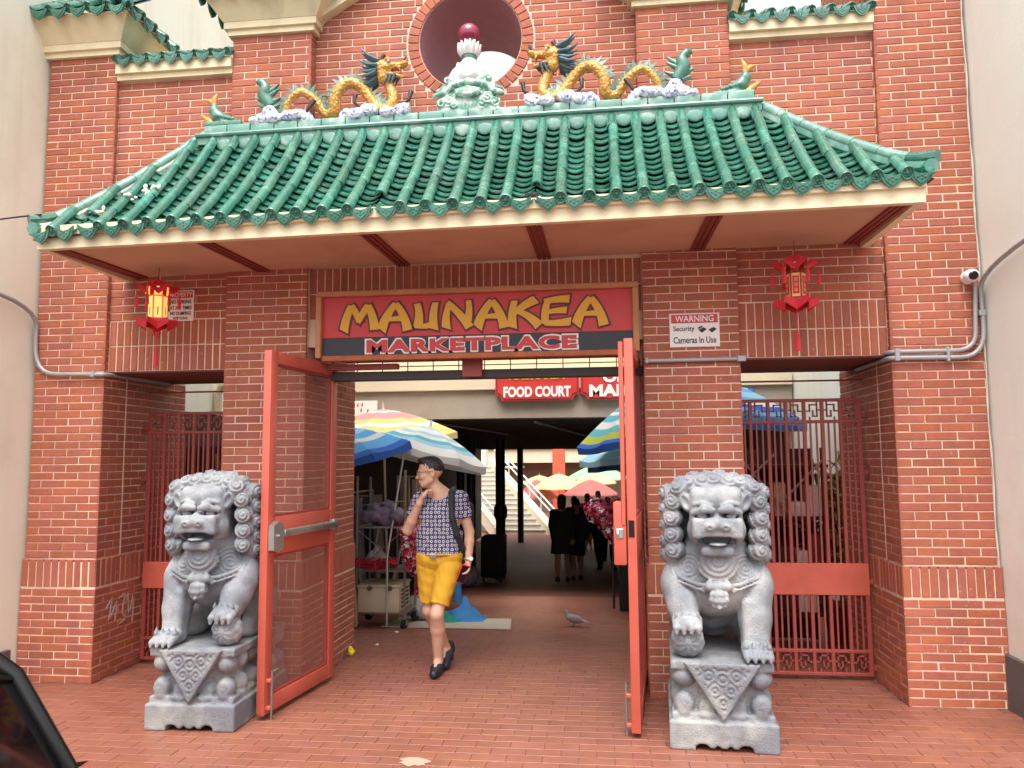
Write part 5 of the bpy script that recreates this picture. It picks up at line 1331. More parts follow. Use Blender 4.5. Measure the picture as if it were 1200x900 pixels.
def man_extra(t,T,g):
    m=MB()
    for sx in (-1,1):
        c=Vector(T(sx*.034,-.104,.006)); a=Vector(T(sx*.034+.02,-.104,.006))-c; b=Vector(T(sx*.034,-.104,.022))-c
        m.tube([c+a*math.cos(q)*1.05+b*math.sin(q)*1.0 for q in [2*math.pi*i/14 for i in range(14)]],.0022,5,closed=True)
        m.tube([Vector(T(sx*.055,-.102,.012)),Vector(T(sx*.078,-.05,.014)),Vector(T(sx*.082,.03,.006))],.0024,5)
    m.tube([Vector(T(-.014,-.106,.008)),Vector(T(.014,-.106,.008))],.0022,5); m.build('glasses','glasses_frame',t,60)
    m=MB(); 
    for sx in (-1,1): m.ball(T(sx*.033,-.0855,.008),(.0055,.0055,.004),8,6)
    m.use('hair'); m.build('eye','hair',t,80)
    # belt, buckle, watch, phone
    m=MB(); pv=g('pelvis'); n=22
    m.tube([Vector((pv[0]+.172*math.cos(q),pv[1]+.122*math.sin(q),.918)) for q in [2*math.pi*i/n for i in range(n)]],.014,6,closed=True,flat=.5); b=m.build('belt','belt_tan',t,60)
    m=MB(); m.box((pv[0]-.05,pv[1]-.145,.898),(pv[0]-.0,pv[1]-.115,.936),None,.006); m.build('buckle','metal_watch',b)
    m=MB(); w_=Vector(g('wl')); m.tube([w_+Vector((.033*math.cos(q),.033*math.sin(q),.012)) for q in [2*math.pi*i/14 for i in range(14)]],.008,6,closed=True); m.lathe([(.018,0),(.02,.004),(.018,.009)],12,Matrix.Translation(w_+Vector((.02,-.028,.012)))@Matrix.Rotation(R(65),4,'X')@Matrix.Rotation(R(20),4,'Y')); m.build('wristwatch','metal_watch',t,50)
    # sling bag on his left shoulder
    s=SDF((-.1,-.2,.7),(.4,.35,1.45),.008); sl=g('sl')
    s.path([sl+V3((-.055,.05,.075)),sl+V3((-.055,-.06,.052)),sl+V3((-.045,-.118,-.02)),sl+V3((-.035,-.135,-.14)),sl+V3((.0,-.115,-.27)),sl+V3((.03,-.05,-.38)),sl+V3((.045,.03,-.43))],[.024]*7,.01)
    s.box(sl+V3((.0,.15,-.25)),(.085,.07,.22),.05,.02); s.box(sl+V3((.055,.10,-.33)),(.035,.06,.12),.03,.02)
    s.build('shoulder_bag','bag_black',t)
man=person('man in yellow shorts and ring patterned t-shirt walking out, hand at his chin',J,.0055,[('t_shirt','ring_shirt','tee'),('shorts','shorts_yellow','shorts'),('shoe','shoe_navy','shoes')],origin=(OX,OY,0),extra=man_extra)
ph=empty('phone','red phone held in the lowered hand of the man in yellow shorts','phone',loc=(-.705,.40,.775)); ph.rotation_euler=(R(12),R(18),R(35))
m=MB(); m.box((-.036,-.005,-.072),(.036,.005,.072),None,.004); m.build('case','phone_red',ph); m=MB(); m.box((-.032,-.0062,-.066),(.032,-.0051,.066)); m.build('screen','lens_black',ph)
# --- people further in, walking away or standing (local frame: feet at origin, facing -y; rz turns them)
def walk(st=.18,bend=.1,arm=.15,female=False,long=False,lean=.0):
    y=-1.
    return dict(head=(0,-.02+lean,1.54),yaw=0,neck=(0,.0+lean,1.39),chest=(0,lean*.8,1.17),pelvis=(0,0,.87),sr=(-.16,lean,1.32),sl=(.16,lean,1.32),er=(-.21,arm*.4,1.08),el=(.21,-arm*.4,1.08),
     wr=(-.20,arm*1.0-.05,.87),wl=(.20,-arm*1.0-.05,.87),hr=(-.085,0,.82),hl=(.085,0,.82),kr=(-.085,-st*.55-bend*.3,.47),kl=(.085,st*.35,.47),ar=(-.085,-st,.09),al=(.085,st*1.05,.13),tr=(-.085,-st-.13,.045),tl=(.085,st*.95-.12,.06),
     hem=.78,waist=1.0,hemf=.85,long=long,hemz=.5)
def walker(label,x,y,rz_,sc,J,cl,skin='skin_dark'): return person(label,J,.011,cl,group='shoppers in the covered passage',origin=(x-.12,y,floor_z(y)),rz=rz_,sc=sc,skin=skin)
Jw=walk(.13,long=True); Jw['hem']=.80; Jw['hemz']=.56
walker('woman in black top and knee skirt walking away, nearest of the shoppers',-.28,9.3,R(178),.99,Jw,[('coat','black_cloth','coat'),('skirt','black_cloth','skirt'),('shoe','black_cloth','shoes')])
walker('person in dark shorts close behind the woman in the knee skirt',-.02,9.75,R(185),.96,walk(.16),[('shirt','dark_cloth','shirt'),('shorts','black_cloth','shorts'),('shoe','black_cloth','shoes')])
walker('person in black suit walking away beyond the woman in the skirt',-.22,14.2,R(175),1.02,walk(.2),[('shirt','black_cloth','shirt'),('pants','black_cloth','pants'),('shoe','black_cloth','shoes')])
walker('person in pale flowered dress facing the gateway under the pink umbrellas',.05,17.4,R(10),.98,dict(walk(.08,long=True),hem=.75,hemz=.45),[('dress','flower_dress','shirt'),('skirt','flower_dress','skirt'),('shoe','white_cloth','shoes')],'skin')
walker('person in dark coat with black trousers beside the flower garlands, left of the two',.42,12.6,R(200),.98,walk(.22,lean=-.06),[('coat','black_cloth','coat'),('pants','black_cloth','pants'),('shoe','black_cloth','shoes')])
walker('person in dark grey top beside the flower garlands, right of the two',.86,12.2,R(160),.97,walk(.18),[('shirt','dark_cloth','shirt'),('pants','black_cloth','pants'),('shoe','black_cloth','shoes')])
walker('person in brown jacket half hidden behind the flower garlands',.62,14.8,R(170),1.0,walk(.1),[('shirt','cloth_brown','shirt'),('pants','dark_cloth','pants'),('shoe','black_cloth','shoes')])
walker('person in white top far down the passage near the rose umbrella',.35,18.6,R(30),1.0,walk(.15),[('shirt','white_cloth','tee'),('pants','dark_cloth','pants'),('shoe','black_cloth','shoes')],'skin')
# pigeon on the paving
mat('pigeon_grey',srgb(142,136,138),.6,.15,40,.2,90)
pg=empty('pigeon','small grey pigeon on the paving near the right door leaf','bird',loc=(.05,2.95,floor_z(2.95)),rz=R(-8))
s=SDF((-.17,-.08,0),(.17,.08,.22),.005)
s.ell((0,0,.085),(.09,.045,.045),.02,(0,R(14),0)); s.cap((-.06,0,.10),(-.085,0,.15),.028,.02,.015); s.ell((-.092,0,.165),(.022,.018,.02),.01); s.cap((-.108,0,.165),(-.126,0,.158),.006,.003,.004)
s.cap((.06,0,.075),(.15,0,.055),.026,.014,.015,flat=(1,1.4,.5))
for q in (-1,1): s.cap((.01,q*.018,.06),(-.005,q*.02,.012),.008,.004,.005); s.cap((-.005,q*.02,.008),(-.03,q*.024,.006),.004,.003,.003); s.ell((.02,q*.035,.09),(.075,.014,.032),.006,(0,R(14),0))
s.build('body','pigeon_grey',pg)
# ================================================================== neighbouring buildings
def neighbour(label,x,sgn,mt):
    t=empty('plaster_building',label,'building',loc=(x,0,0))
    m=MB(); xs=sorted((0,sgn*3.)); m.box((xs[0],-1.3,0.0),(xs[1],1.3,9.5)); m.build('wall',mt,t); m=MB(); m.box((xs[0],1.302,0.0),(xs[1],16,8.6 if sgn<0 else 4.6)); m.build('side_wall',mt,t)
    m=MB(); a=sorted((-sgn*.03,sgn*.5)); m.box((a[0],-1.33,-.01),(a[1],-.10 if sgn<0 else -.012,.352 if sgn>0 else .26),None,.006); m.build('wall_base','dark_base',t)
    m=MB(); a=sorted((-sgn*.025,sgn*.1)); 
    return t
lb=neighbour('cream plaster building at the left of the gateway, with the bent conduit',-4.088,-1,'plaster')
rb_=neighbour('pale plaster building at the right of the gateway, beside the security camera',3.022,1,'plaster_grey')
m=MB(); m.box((0,3.9,6.1),(.12,4.25,6.32),None,.01); m.build('wall_vent','dark_base',lb)
m=MB(); m.box((-.02,1.4,0.),(.02,9,2.19)); mat('dark_brown',srgb(66,44,38),.8,.25,7,.2,40); m.build('lower_panel','dark_brown',lb)
m=MB(); m.tube([(.05,2.9,2.2),(.05,2.9,2.42),(.08,2.9,2.52),(.2,2.9,2.54)],.045,10); m.build('vent_elbow','cream_far',lb,60)
mat('pipe_white',srgb(226,222,214),.5,.06,6)
m=MB(); m.tube([(-.06,1.35,2.55),(-.06,2.6,2.16)],.03,10); m.tube([(-.06,1.3,2.50),(-.06,2.9,2.30)],.012,6); m.build('drain_pipe','pipe_white',rb_,60)
ck=MB(); ck.tube([(2.9985+.004*math.sin(z*9)-3.022,-.006,z) for z in [i*.12 for i in range(0,52)]],[.006+.0025*math.sin(i*2.3) for i in range(52)],6); mat('caulk',srgb(214,200,186),.9,.1,20,.3,90); ck.build('caulk_joint','caulk',rb_,60)
# ================================================================== covered market building behind
mat('concrete',srgb(160,148,136),.85,.08,3,.12,50,col2=srgb(136,124,114),mix=(.5,.75),msc=1.5)
mat('concrete_cream',srgb(214,198,172),.8,.06,3,.1,50)
mat('ceiling_black',srgb(38,34,34),.8,.15,5)
mat('joist_dark',srgb(62,56,54),.7,.15,6)
mat('column_black',srgb(30,27,27),.5,.1,6)
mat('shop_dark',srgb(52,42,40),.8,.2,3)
mb=empty('market_building','covered market hall with concrete fascia beam and black joisted ceiling','building')
m=MB(); m.box((-4.05,5.4,2.238),(3.0,5.75,2.64)); m.build('fascia_beam','concrete',mb)
m=MB(); m.box((-4.05,5.34,2.643),(3.0,5.9,2.82),None,.01); m.build('beam_ledge','concrete_cream',mb)
m=MB(); m.box((-4.05,5.96,2.70),(3.0,6.2,4.4)); m.build('upper_wall','cream_far',mb)
m=MB(); m.add([(-4.05,5.76,2.38),(3.0,5.76,2.38),(3.0,20.3,2.11),(-4.05,20.3,2.11)],[(0,1,2,3)]); m.add([(-4.05,5.76,2.45),(3.0,5.76,2.45),(3.0,20.3,2.18),(-4.05,20.3,2.18)],[(3,2,1,0)]); m.build('ceiling_panel','ceiling_black',mb)
for i in range(24):
    y=5.95+i*.61; z=2.23-.0183*(y-5.4); m=MB(); m.box((-4.0,y,z-.002),(2.98,y+.09,z+.14)); m.build('joist','joist_dark',mb)
m=MB(); m.tube([(-.6,5.9,2.20),(.35,12,2.08)],.02,7); m.tube([(-2.1,5.9,2.20),(-1.4,9,2.12)],.016,7); m.build('ceiling_pipe','conduit',mb)
for (x,y,r,b) in ((-1.80,11,.105,True),(-2.25,19.4,.10,False),(-2.30,9,.075,False),(-2.08,8.9,.085,False)):
    z0=floor_z(y)-.02; m=MB(); m.lathe([(r,z0),(r,2.1)],14,Matrix.Translation((x,y,0)))
    if b: m.lathe([(r,.50-.15),(r*1.4,.44),(r*1.4,.6),(r,.7)],14,Matrix.Translation((x,y,0)))
    m.build('column','column_black',mb,40)
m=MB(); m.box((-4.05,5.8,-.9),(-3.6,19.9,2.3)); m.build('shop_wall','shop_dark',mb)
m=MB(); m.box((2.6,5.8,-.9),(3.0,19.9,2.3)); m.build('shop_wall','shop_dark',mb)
# ---- signs on the beam
def plaque(label,x0,x1,lines):
    z0,z1,y=2.475,2.93,5.3; w=x1-x0; n=.09
    t=empty('hall_sign',label,'sign','red hall signs with cut corners',loc=((x0+x1)/2,y,0))
    def outline(g_):
        a,b,c,d=-w/2+g_,w/2-g_,z0+g_,z1-g_; o=[]
        def notch(cx,cz,s,e): return [(cx+n*math.cos(R(s+(e-s)*k/5)),cz+n*math.sin(R(s+(e-s)*k/5))) for k in range(6)]
        o+=notch(a,c,90,0); o+=notch(b,c,180,90); o+=notch(b,d,270,180); o+=notch(a,d,360,270); return o
    m=MB(); m.prism(outline(0),0,.04); bd=m.build('board','sign_red',t)
    m=MB(); m.tube([(x,-.004,z) for x,z in outline(.022)],.006,5,closed=True); m.build('border_line','sign_maroon',bd)
    for s,cx,cz,tw,th,mt in lines:
        m=MB(); put_text(m,s,(cx,-.006,cz),tw,th,mt,.003,.045); m.build('lettering',None,t)
plaque('red hanging sign reading FOOD COURT on the hall beam',-1.115,.075,[('FOOD COURT',0,2.603,.96,.155,'sign_white'),('MAUNAKEA',0,2.836,.80,.125,'sign_yellow')])
plaque('red hanging sign partly hidden by the right door leaf, letters MA showing',.10,1.30,[('MARKET',.02,2.603,1.0,.17,'sign_white'),('OPEN',0.02,2.80,.62,.17,'sign_white')])
pp=empty('wall_poster','white poster with red marks on the hall beam above the yellow umbrella','poster',loc=(-3.14,5.39,2.38))
m=MB(); m.box((-.27,-.01,-.14),(.27,.0,.14)); m.build('sheet','sign_white',pp)
m=MB().use('sign_red'); q=np.random.default_rng(2)
for i in range(7): x,z=q.uniform(-.2,.2),q.uniform(-.02,.12); m.prism([(x-.012,z-.03),(x+.012,z-.02),(x+.016,z+.03),(x-.004,z+.02)],-.013,-.0105)
m.build('print',None,pp)
# ================================================================== staircase and plaza beyond
mat('stair_concrete',srgb(186,178,164),.85,.08,4,.1,40)
mat('rail_white',srgb(226,222,214),.5,.05,8)
zs=-1.02; st=empty('staircase','pale concrete staircase with white railings beyond the hall','staircase')
NSt=14; sxr,sw,rise,run,shx=-1.62,1.62,.168,.29,-.19
for i in range(NSt):
    x=sxr+shx*i; y=22+run*i; m=MB(); m.box((x-sw,y,zs-.02),(x,y+run+1.2,zs+rise*(i+1)-.03)); m.box((x-sw,y-.03,zs+rise*(i+1)-.03),(x,y+run,zs+rise*(i+1))); m.build('step','stair_concrete',st)
def strn(xo,w):
    P=lambda i,dz:(sxr+shx*i+xo,22+run*i-.05,zs+rise*i+dz); m=MB(); a,b=P(-.5,0),P(NSt,0)
    v=[]
    for (q) in (a,b):
        v+=[(q[0],q[1],q[2]-.12),(q[0]+w,q[1],q[2]-.12),(q[0]+w,q[1],q[2]+.34),(q[0],q[1],q[2]+.34)]
    m.add(v,[(3,2,1,0),(4,5,6,7),(0,1,5,4),(1,2,6,5),(2,3,7,6),(3,0,4,7)]); m.build('stringer','concrete_cream',st)
    return P
Pr=strn(.0,.30); Pl=strn(-sw-.30,.30)
for dz in (.95,.72):
    m=MB(); m.tube([(Pr(-.5,dz)[0]+.25,)+Pr(-.5,dz)[1:],(Pr(NSt,dz)[0]+.25,)+Pr(NSt,dz)[1:]],.03,6); m.build('handrail','rail_white',st)
for dz in (.95,.42):
    m=MB(); m.tube([Pl(-.5,dz),Pl(NSt,dz)],.028,6); m.build('handrail','rail_white',st)
for i in range(28):
    m=MB(); m.tube([Pl(i*.5,.34),Pl(i*.5,.95)],.012,5); m.build('baluster','rail_white',st)
for i in range(6):
    a=Pr(i*2.5,.3); m=MB(); m.tube([(a[0]+.25,a[1],a[2]),(a[0]+.25,a[1],a[2]+.66)],.022,5); m.build('baluster','rail_white',st)
pb_=empty('plaza_building','cream building with balcony band and red column behind the patio umbrellas','building')
mat('orange_column',srgb(206,88,62),.6,.06,3)
mat('recess_brown',srgb(122,98,82),.85,.1,2)
mat('pale_green_wall',srgb(206,214,200),.8,.05,2)
m=MB(); m.box((-14,33.2,-1.1),(9,34,5.4)); m.build('back_wall','recess_brown',pb_)
m=MB(); m.box((-14,32,1.45),(9,33.3,2.1)); m.build('balcony_band','concrete_cream',pb_)
m=MB(); m.box((-14,31.9,2.1),(9,33.0,5.5)); m.build('upper_wall','cream_far',pb_)
m=MB(); m.box((-1.88,30,-1.1),(-1.32,30.55,2.6),None,.02); m.build('column','orange_column',pb_)
m=MB(); m.box((-9.5,27.4,-1.1),(-4.6,28.2,2.6)); m.build('stair_wall','pale_green_wall',pb_)
m=MB(); m.box((-4.75,26.4,1.26),(-3.0,28.3,1.32)); m.build('landing','stair_concrete',pb_)
# bushy planter box at the stair head
mat('leaf',srgb(104,126,70),.6,.25,9,rnd=.35)
mat('leaf_dry',srgb(156,142,94),.65,.25,9,rnd=.35)
def foliage(name,parent,c,r,n,L,W,mt,seed,up=.6):
    q=np.random.default_rng(seed); m=MB()
    for i in range(n):
        d=q.normal(0,1,3); d[2]=abs(d[2])*up+.1; d/=np.linalg.norm(d); base=V3(c)+q.normal(0,1,3)*V3(r)*.5
        d=Vector(d); s=d.cross(Vector(q.normal(0,1,3))).normalized(); l=L*q.uniform(.6,1.3); b=Vector(base); mid=b+d*l*.55; tip=b+d*l+Vector((0,0,-l*.35))
        m.add([b,mid+s*W,tip,mid-s*W],[(0,1,2,3)])
    o=m.build(name,mt,parent); o['kind']='stuff'; return o
# ================================================================== umbrellas
UM=0
def canvas(name,c,**k): return mat('canvas_'+name,srgb(*c),.8,.05,6,.08,90,transl=.5,**k)
for n_,c in dict(white=(232,234,232),pale_blue=(176,214,228),sky=(112,190,238),blue=(62,122,212),navy=(62,80,128),teal=(112,194,206),yellow=(236,222,150),lime=(196,206,92),pink=(232,178,176),rose=(220,134,128),cream=(236,226,178),mint=(186,222,190),slate=(92,106,128)).items(): canvas(n_,c)
mat('pole_steel',srgb(196,190,182),.4,.08,9,metal=.4)
mat('pole_wood',srgb(176,146,108),.6,.1,9)
def umbrella(label,apex,rad,h,tilt_,stripes,pole,group,n=8,valance=.09,rot=0.,polemat='pole_steel',sub=10):
    t=empty('umbrella',label,'umbrella',group,loc=apex); 
    q=Vector((0,0,1)).rotation_difference(Vector((tilt_[0],tilt_[1],1)).normalized()); t.rotation_mode='QUATERNION'; t.rotation_quaternion=q
    seg=n*4; K=sub*2
    def pt(i,k,dz=0):
        f=k/K; a=rot+2*math.pi*i/seg; ph=(i%4)/4.; edge=math.cos(math.pi/n)/math.cos((ph-.5)*2*math.pi/n); r=rad*f*(edge*.35+.65*edge)
        sag=-.035*rad*math.sin(math.pi*ph)*f
        return (r*math.cos(a),r*math.sin(a),-h*(f**1.45)+sag+dz)
    m=MB()
    for k in range(K):
        c=stripes[min(len(stripes)-1,int(k/K*len(stripes)))]; m.use('canvas_'+c)
        for i in range(seg):
            j=i+1; m.add([pt(i,k),pt(j%seg if j<seg else 0,k) if j<seg else pt(0,k),pt(j,k+1) if j<seg else pt(0,k+1),pt(i,k+1)],[(0,1,2,3)])
            m.add([pt(i,k,-.006),pt(j,k,-.006) if j<seg else pt(0,k,-.006),pt(j,k+1,-.006) if j<seg else pt(0,k+1,-.006),pt(i,k+1,-.006)],[(3,2,1,0)])
    m.use('canvas_'+stripes[-1])
    for i in range(seg):
        a=pt(i,K); b=pt((i+1)%seg,K); dv=valance*(1-.25*math.sin(math.pi*((i%4)/4.))); dv2=valance*(1-.25*math.sin(math.pi*(((i+1)%4)/4.)))
        m.add([a,b,(b[0]*1.01,b[1]*1.01,b[2]-dv2),(a[0]*1.01,a[1]*1.01,a[2]-dv)],[(0,3,2,1)]); m.add([(a[0]*.995,a[1]*.995,a[2]),(b[0]*.995,b[1]*.995,b[2]),(b[0]*1.0,b[1]*1.0,b[2]-dv2),(a[0]*1.0,a[1]*1.0,a[2]-dv)],[(0,1,2,3)])
    m.build('canopy',None,t,35)
    m=MB(); m.tube([(0,0,.05),(0,0,-pole)],.017,8); m.build('pole',polemat,t,50)
    for i in range(n):
        m=MB(); m.tube([pt(i*4,k,-.016) for k in (0,K//3,2*K//3,K)],.006,5); m.tube([pt(i*4,K//2,-.016),(0,0,-h*1.15)],.004,4); m.build('rib',polemat,t)
    m=MB(); m.lathe([(.004,.10),(.015,.06),(.02,.0),(.03,-.015)],8); m.build('finial',polemat,t,50)
    return t
GU='beach umbrellas over the market stalls'
umbrella('white and pale blue striped umbrella tilted over the man in yellow shorts',(-1.72,3.75,2.05),.80,.33,(.22,.10),['white','pale_blue','white','white','pale_blue','white','teal','pale_blue','white','white'],2.1,GU)
umbrella('faded yellow and pink umbrella behind the white striped one',(-2.60,4.75,2.35),1.02,.34,(-.02,-.05),['pink','white','pink','pink','yellow','white','yellow','yellow'],2.5,GU)
umbrella('bright blue striped umbrella low at the passage edge beside the left pier',(-2.62,2.75,2.02),.86,.30,(-.16,-.16),['sky','white','sky','pale_blue','sky','white','sky','sky','blue'],1.9,GU)
umbrella('teal and white striped umbrella tilted beside the edge-on door leaf',(1.00,3.75,2.52),1.10,.42,(-.32,-.10),['teal','white','teal','white','teal','white','teal','white','teal','lime','blue'],2.4,GU)
umbrella('pale blue umbrella hanging below the teal striped one',(1.02,5.05,2.06),1.0,.30,(-.14,-.03),['white','pale_blue','pale_blue','white','pale_blue'],2.3,GU)
umbrella('slate navy umbrella lowest of the three beside the edge-on door leaf',(1.08,6.1,1.90),.95,.28,(-.10,.02),['slate','navy','slate','navy','navy'],2.2,GU)
umbrella('sky blue striped umbrella behind the right bar gate',(1.75,3.3,2.50),.95,.36,(.12,.0),['sky','white','sky','sky','pale_blue','sky','white','blue','sky'],2.5,GU)
GP='patio umbrellas on the plaza'
for lab,(x,z),(rim_z),rad,y,cols in (('cream patio umbrella left of the red column top',(-1.366,1.036),.487,1.05,26,['cream']),('cream patio umbrella between the green canopy and the rose one',(.072,1.009),.655,.9,27,['cream']),('rose pink patio umbrella above the shoppers',(-.065,.845),.333,1.02,24,['rose']),('rose pink patio umbrella behind the stair rail',(-2.35,.773),.062,.85,27,['rose']),('small cream patio umbrella beside the stair rail',(-2.327,.928),.598,.82,28,['cream']),('large mint green canopy umbrella highest on the plaza',(.167,1.373),.757,1.45,30,['mint'])):
    umbrella(lab,(x,y,z),rad,z-rim_z,(0,0),cols,z+1.02,GP,8,.06,.2,'pole_wood',4)
# ================================================================== display cart and goods at the left of the passage
fz=lambda y:floor_z(y)
mat('rack_steel',srgb(150,140,130),.45,.12,9,metal=.35)
mat('bin_cream',srgb(214,200,172),.6,.06,5,.05,60)
mat('rubber',srgb(28,26,26),.7,.1,9)
mat('wheel_grey',srgb(90,86,84),.6,.1,9)
rk=empty('display_rack','wheeled metal display rack under the umbrellas beside the left pier','display rack',loc=(-2.0,2.8,fz(2.8)))
rx0,rx1,ry0,ry1=-.26,.27,-.2,.28
for x,y,top in ((rx0,ry0,1.62),(rx1,ry0,1.68),(rx0,ry1,1.6),(rx1,ry1,1.6)):
    m=MB(); m.tube([(x,y,.10),(x,y,top)],.014,7); m.build('post','rack_steel',rk,50)
    c=MB(); c.lathe([(.055,-.018),(.055,.018)],14,Matrix.Translation((x,y-.01,.055))@Matrix.Rotation(R(90),4,'Y')@Matrix.Rotation(R(15),4,'X')); w_=c.build('caster_wheel','rubber',rk,40)
    c=MB(); c.box((x-.028,y-.03,.05),(x-.02,y+.03,.12)); c.box((x+.02,y-.03,.05),(x+.028,y+.03,.12)); c.box((x-.028,y-.03,.11),(x+.028,y+.03,.122)); c.build('caster_fork','rack_steel',w_)
for z in (.16,.60,1.06):
    m=MB(); m.box((rx0-.01,ry0-.01,z),(rx1+.01,ry1+.01,z+.018)); m.build('shelf','rack_steel',rk)
for a,b in (((rx0,ry0,.62),(rx1,ry0,1.05)),((rx1,ry0,.62),(rx0,ry0,1.05)),((rx0,ry0,1.3),(rx1,ry0,1.35)),((-.1,ry0,.6),(-.02,ry0,1.06)),((.08,ry0,.6),(.06,ry0,1.06))):
    m=MB(); m.tube([a,b],.006,5); m.build('brace','rack_steel',rk)
lp=empty('leaning_pole','slanting wooden pole leaning at the left end of the display rack','pole',loc=(-2.29,2.5,fz(2.5))); m=MB(); m.tube([(0.06,0,.2),(-.12,.05,1.55)],.02,8); m.tube([(.06,0,.2),(.065,-.01,.02)],.02,8); m.build('shaft','pole_wood',lp,60)
lp=empty('leaning_pole','thin steel pole propping the white striped umbrella in front of the rack','pole',loc=(-1.9,2.52,fz(2.52))); m=MB(); m.tube([(.0,0,.02),(.0,0,.75),(.11,.35,2.0)],.011,8); m.build('shaft','pole_steel',lp,60)
bn=empty('storage_bin','cream plastic storage bin with dark side vents on the lower rack shelf','bin',loc=(-2.0,2.8,fz(2.8)+.18)); 
m=MB(); m.box((-.23,-.235,.0),(.22,.22,.26),None,.012); m.build('tub','bin_cream',bn,40); m=MB(); m.box((-.24,-.245,.262),(.23,.23,.285),None,.006); m.build('lid','bin_cream',bn,40)
for x in (-.1,.12): m=MB(); m.lathe([(.028,-.008),(.028,.008)],10,Matrix.Translation((x,-.245,.255))@Matrix.Rotation(R(90),4,'X')); m.build('latch','dark_base',bn)
for k in range(5): m=MB(); m.box((.2205,-.15,.04+.042*k),(.226,.15,.06+.042*k)); m.build('side_vent','dark_brown',bn)
def petals(name,parent,path,r,n,size,mats_,seed):
    q=np.random.default_rng(seed); m=MB(); P=[Vector(p) for p in path]
    for i in range(n):
        s=q.uniform(0,len(P)-1.001); k=int(s); c=P[k].lerp(P[k+1],s-k); d=Vector(q.normal(0,1,3)).normalized(); c=c+d*r*q.uniform(.55,1.05)
        a=d.orthogonal().normalized(); b=d.cross(a); sz=size*q.uniform(.6,1.3); m.use(mats_[q.integers(len(mats_))])
        ro=q.uniform(0,6.28); 
        vs=[c-d*sz*.3]; 
        for u in range(5): an=ro+u*1.2566; vs+=[c+(a*math.cos(an-.4)+b*math.sin(an-.4))*sz*.8+d*sz*.2,c+(a*math.cos(an)+b*math.sin(an))*sz*1.15+d*sz*.35,c+(a*math.cos(an+.4)+b*math.sin(an+.4))*sz*.8+d*sz*.2]
        m.add(vs,[(0,1+3*u,2+3*u,3+3*u) for u in range(5)])
    o=m.build(name,None,parent); o['kind']='stuff'; return o
for n_,c in dict(red=(206,32,62),pink=(232,120,160),white=(238,226,230),crimson=(150,24,52),orange=(232,118,34)).items(): mat('petal_'+n_,srgb(*c),.65,.1,20)
gl=empty('flower_garland','red white and pink flower garlands hanging at the rack corner beside the man','garland',loc=(-1.62,2.62,fz(2.62)))
petals('blossoms',gl,[(-.07,0,1.06),(-.02,-.02,.95),(-.04,-.02,.80),(.0,-.03,.65)],.12,420,.028,['petal_red','petal_red','petal_pink','petal_white'],1)
petals('blossoms',gl,[(.05,-.03,.65),(.055,-.03,.5),(.05,-.02,.34)],.045,110,.026,['petal_red','petal_pink','petal_crimson'],2)
m=MB(); m.tube([(-.07,0,1.5),(-.05,0,1.0),(.05,0,.34)],.006,5); m.build('cord','rack_steel',gl)
gl=empty('flower_garland','string of red flower garlands lying along the middle rack shelf','garland',loc=(-2.0,2.57,fz(2.57)+.62))
petals('blossoms',gl,[(-.27,0,.06),(-.1,-.02,.05),(.05,-.02,.055),(.18,0,.06)],.055,200,.024,['petal_red','petal_crimson','petal_red'],3); m=MB(); m.tube([(-.27,0,.05),(.18,0,.05)],.006,5); m.build('cord','rack_steel',gl)
oc=empty('orange_garment','orange cloth hanging behind the man at the rack end','garment',loc=(-1.52,2.95,fz(2.95)))
mat('orange_cloth',srgb(226,120,28),.8,.1,9,.15,90); mat('bag_lilac',srgb(126,112,132),.75,.2,12,.4,40); mat('goods_dark',srgb(44,36,42),.85,.4,9,.3,30); mat('cloth_blue',srgb(52,120,176),.8,.15,9,.15,90); mat('cloth_green',srgb(30,130,110),.8,.15,9,.15,90)
def drape(name,parent,x0,x1,z1,z0,y,mt,amp=.03,fr=5,seed=0,pinch=1.):
    m=MB(); P=[]
    for i in range(18):
        u=i/17; row=[]
        for j in range(10):
            v=j/9; w_=pinch+(1-pinch)*v; x=(x0+x1)/2+(u-.5)*(x1-x0)*w_; row.append((x,y+amp*math.sin(fr*6.28*u+seed+v)*(.4+v*.6),z1+(z0-z1)*v+.02*math.sin(9*u+seed)*v))
        P.append(row)
    m.grid(P); m.grid([[ (a,b+.006,c) for a,b,c in r] for r in P],True); return m.build(name,mt,parent,60)
drape('cloth',oc,-.07,.10,1.0,.25,0,'orange_cloth',.03,3,1); m=MB(); m.tube([(-.08,0,1.01),(.11,0,1.01)],.008,6); m.tube([(.0,0,1.01),(.0,0,1.55)],.005,5); m.build('hanger','rack_steel',oc)
hb_=empty('plastic_bag','crumpled lilac plastic bags heaped on the top rack shelf','bag',loc=(-2.0,2.8,fz(2.8)+1.08))
s=SDF((-.3,-.28,-.02),(.3,.3,.4),.012); q=np.random.default_rng(8)
for i in range(16): s.ell((q.uniform(-.18,.2),q.uniform(-.15,.15),q.uniform(.03,.2)),tuple(q.uniform(.05,.11,3)),.02,None,False,lambda x,y,z:.010*np.sin(x*70+y*40)*np.sin(z*60-x*30))
s.build('film','bag_lilac',hb_)
mat('goods_tan',srgb(196,168,136),.8,.2,9); mat('goods_white',srgb(226,218,208),.7,.15,9); mat('goods_red',srgb(132,52,44),.8,.2,9)
mat('cloth_plum',srgb(92,44,66),.85,.2,9); mat('cloth_tan',srgb(140,112,88),.85,.2,9)
tb=empty('hanging_wrap','tan and brown cloth wraps hanging at the back of the display rack','cloth',loc=(-1.78,3.2,fz(3.2)))
for i,(x0,x1,z1,z0,mt_) in enumerate(((-.16,-.05,1.62,.75,'cloth_tan'),(-.03,.09,1.6,.6,'goods_tan'),(.10,.2,1.6,.85,'cloth_tan'))): drape('wrap',tb,x0,x1,z1,z0,.02*i,mt_,.02,2,i)
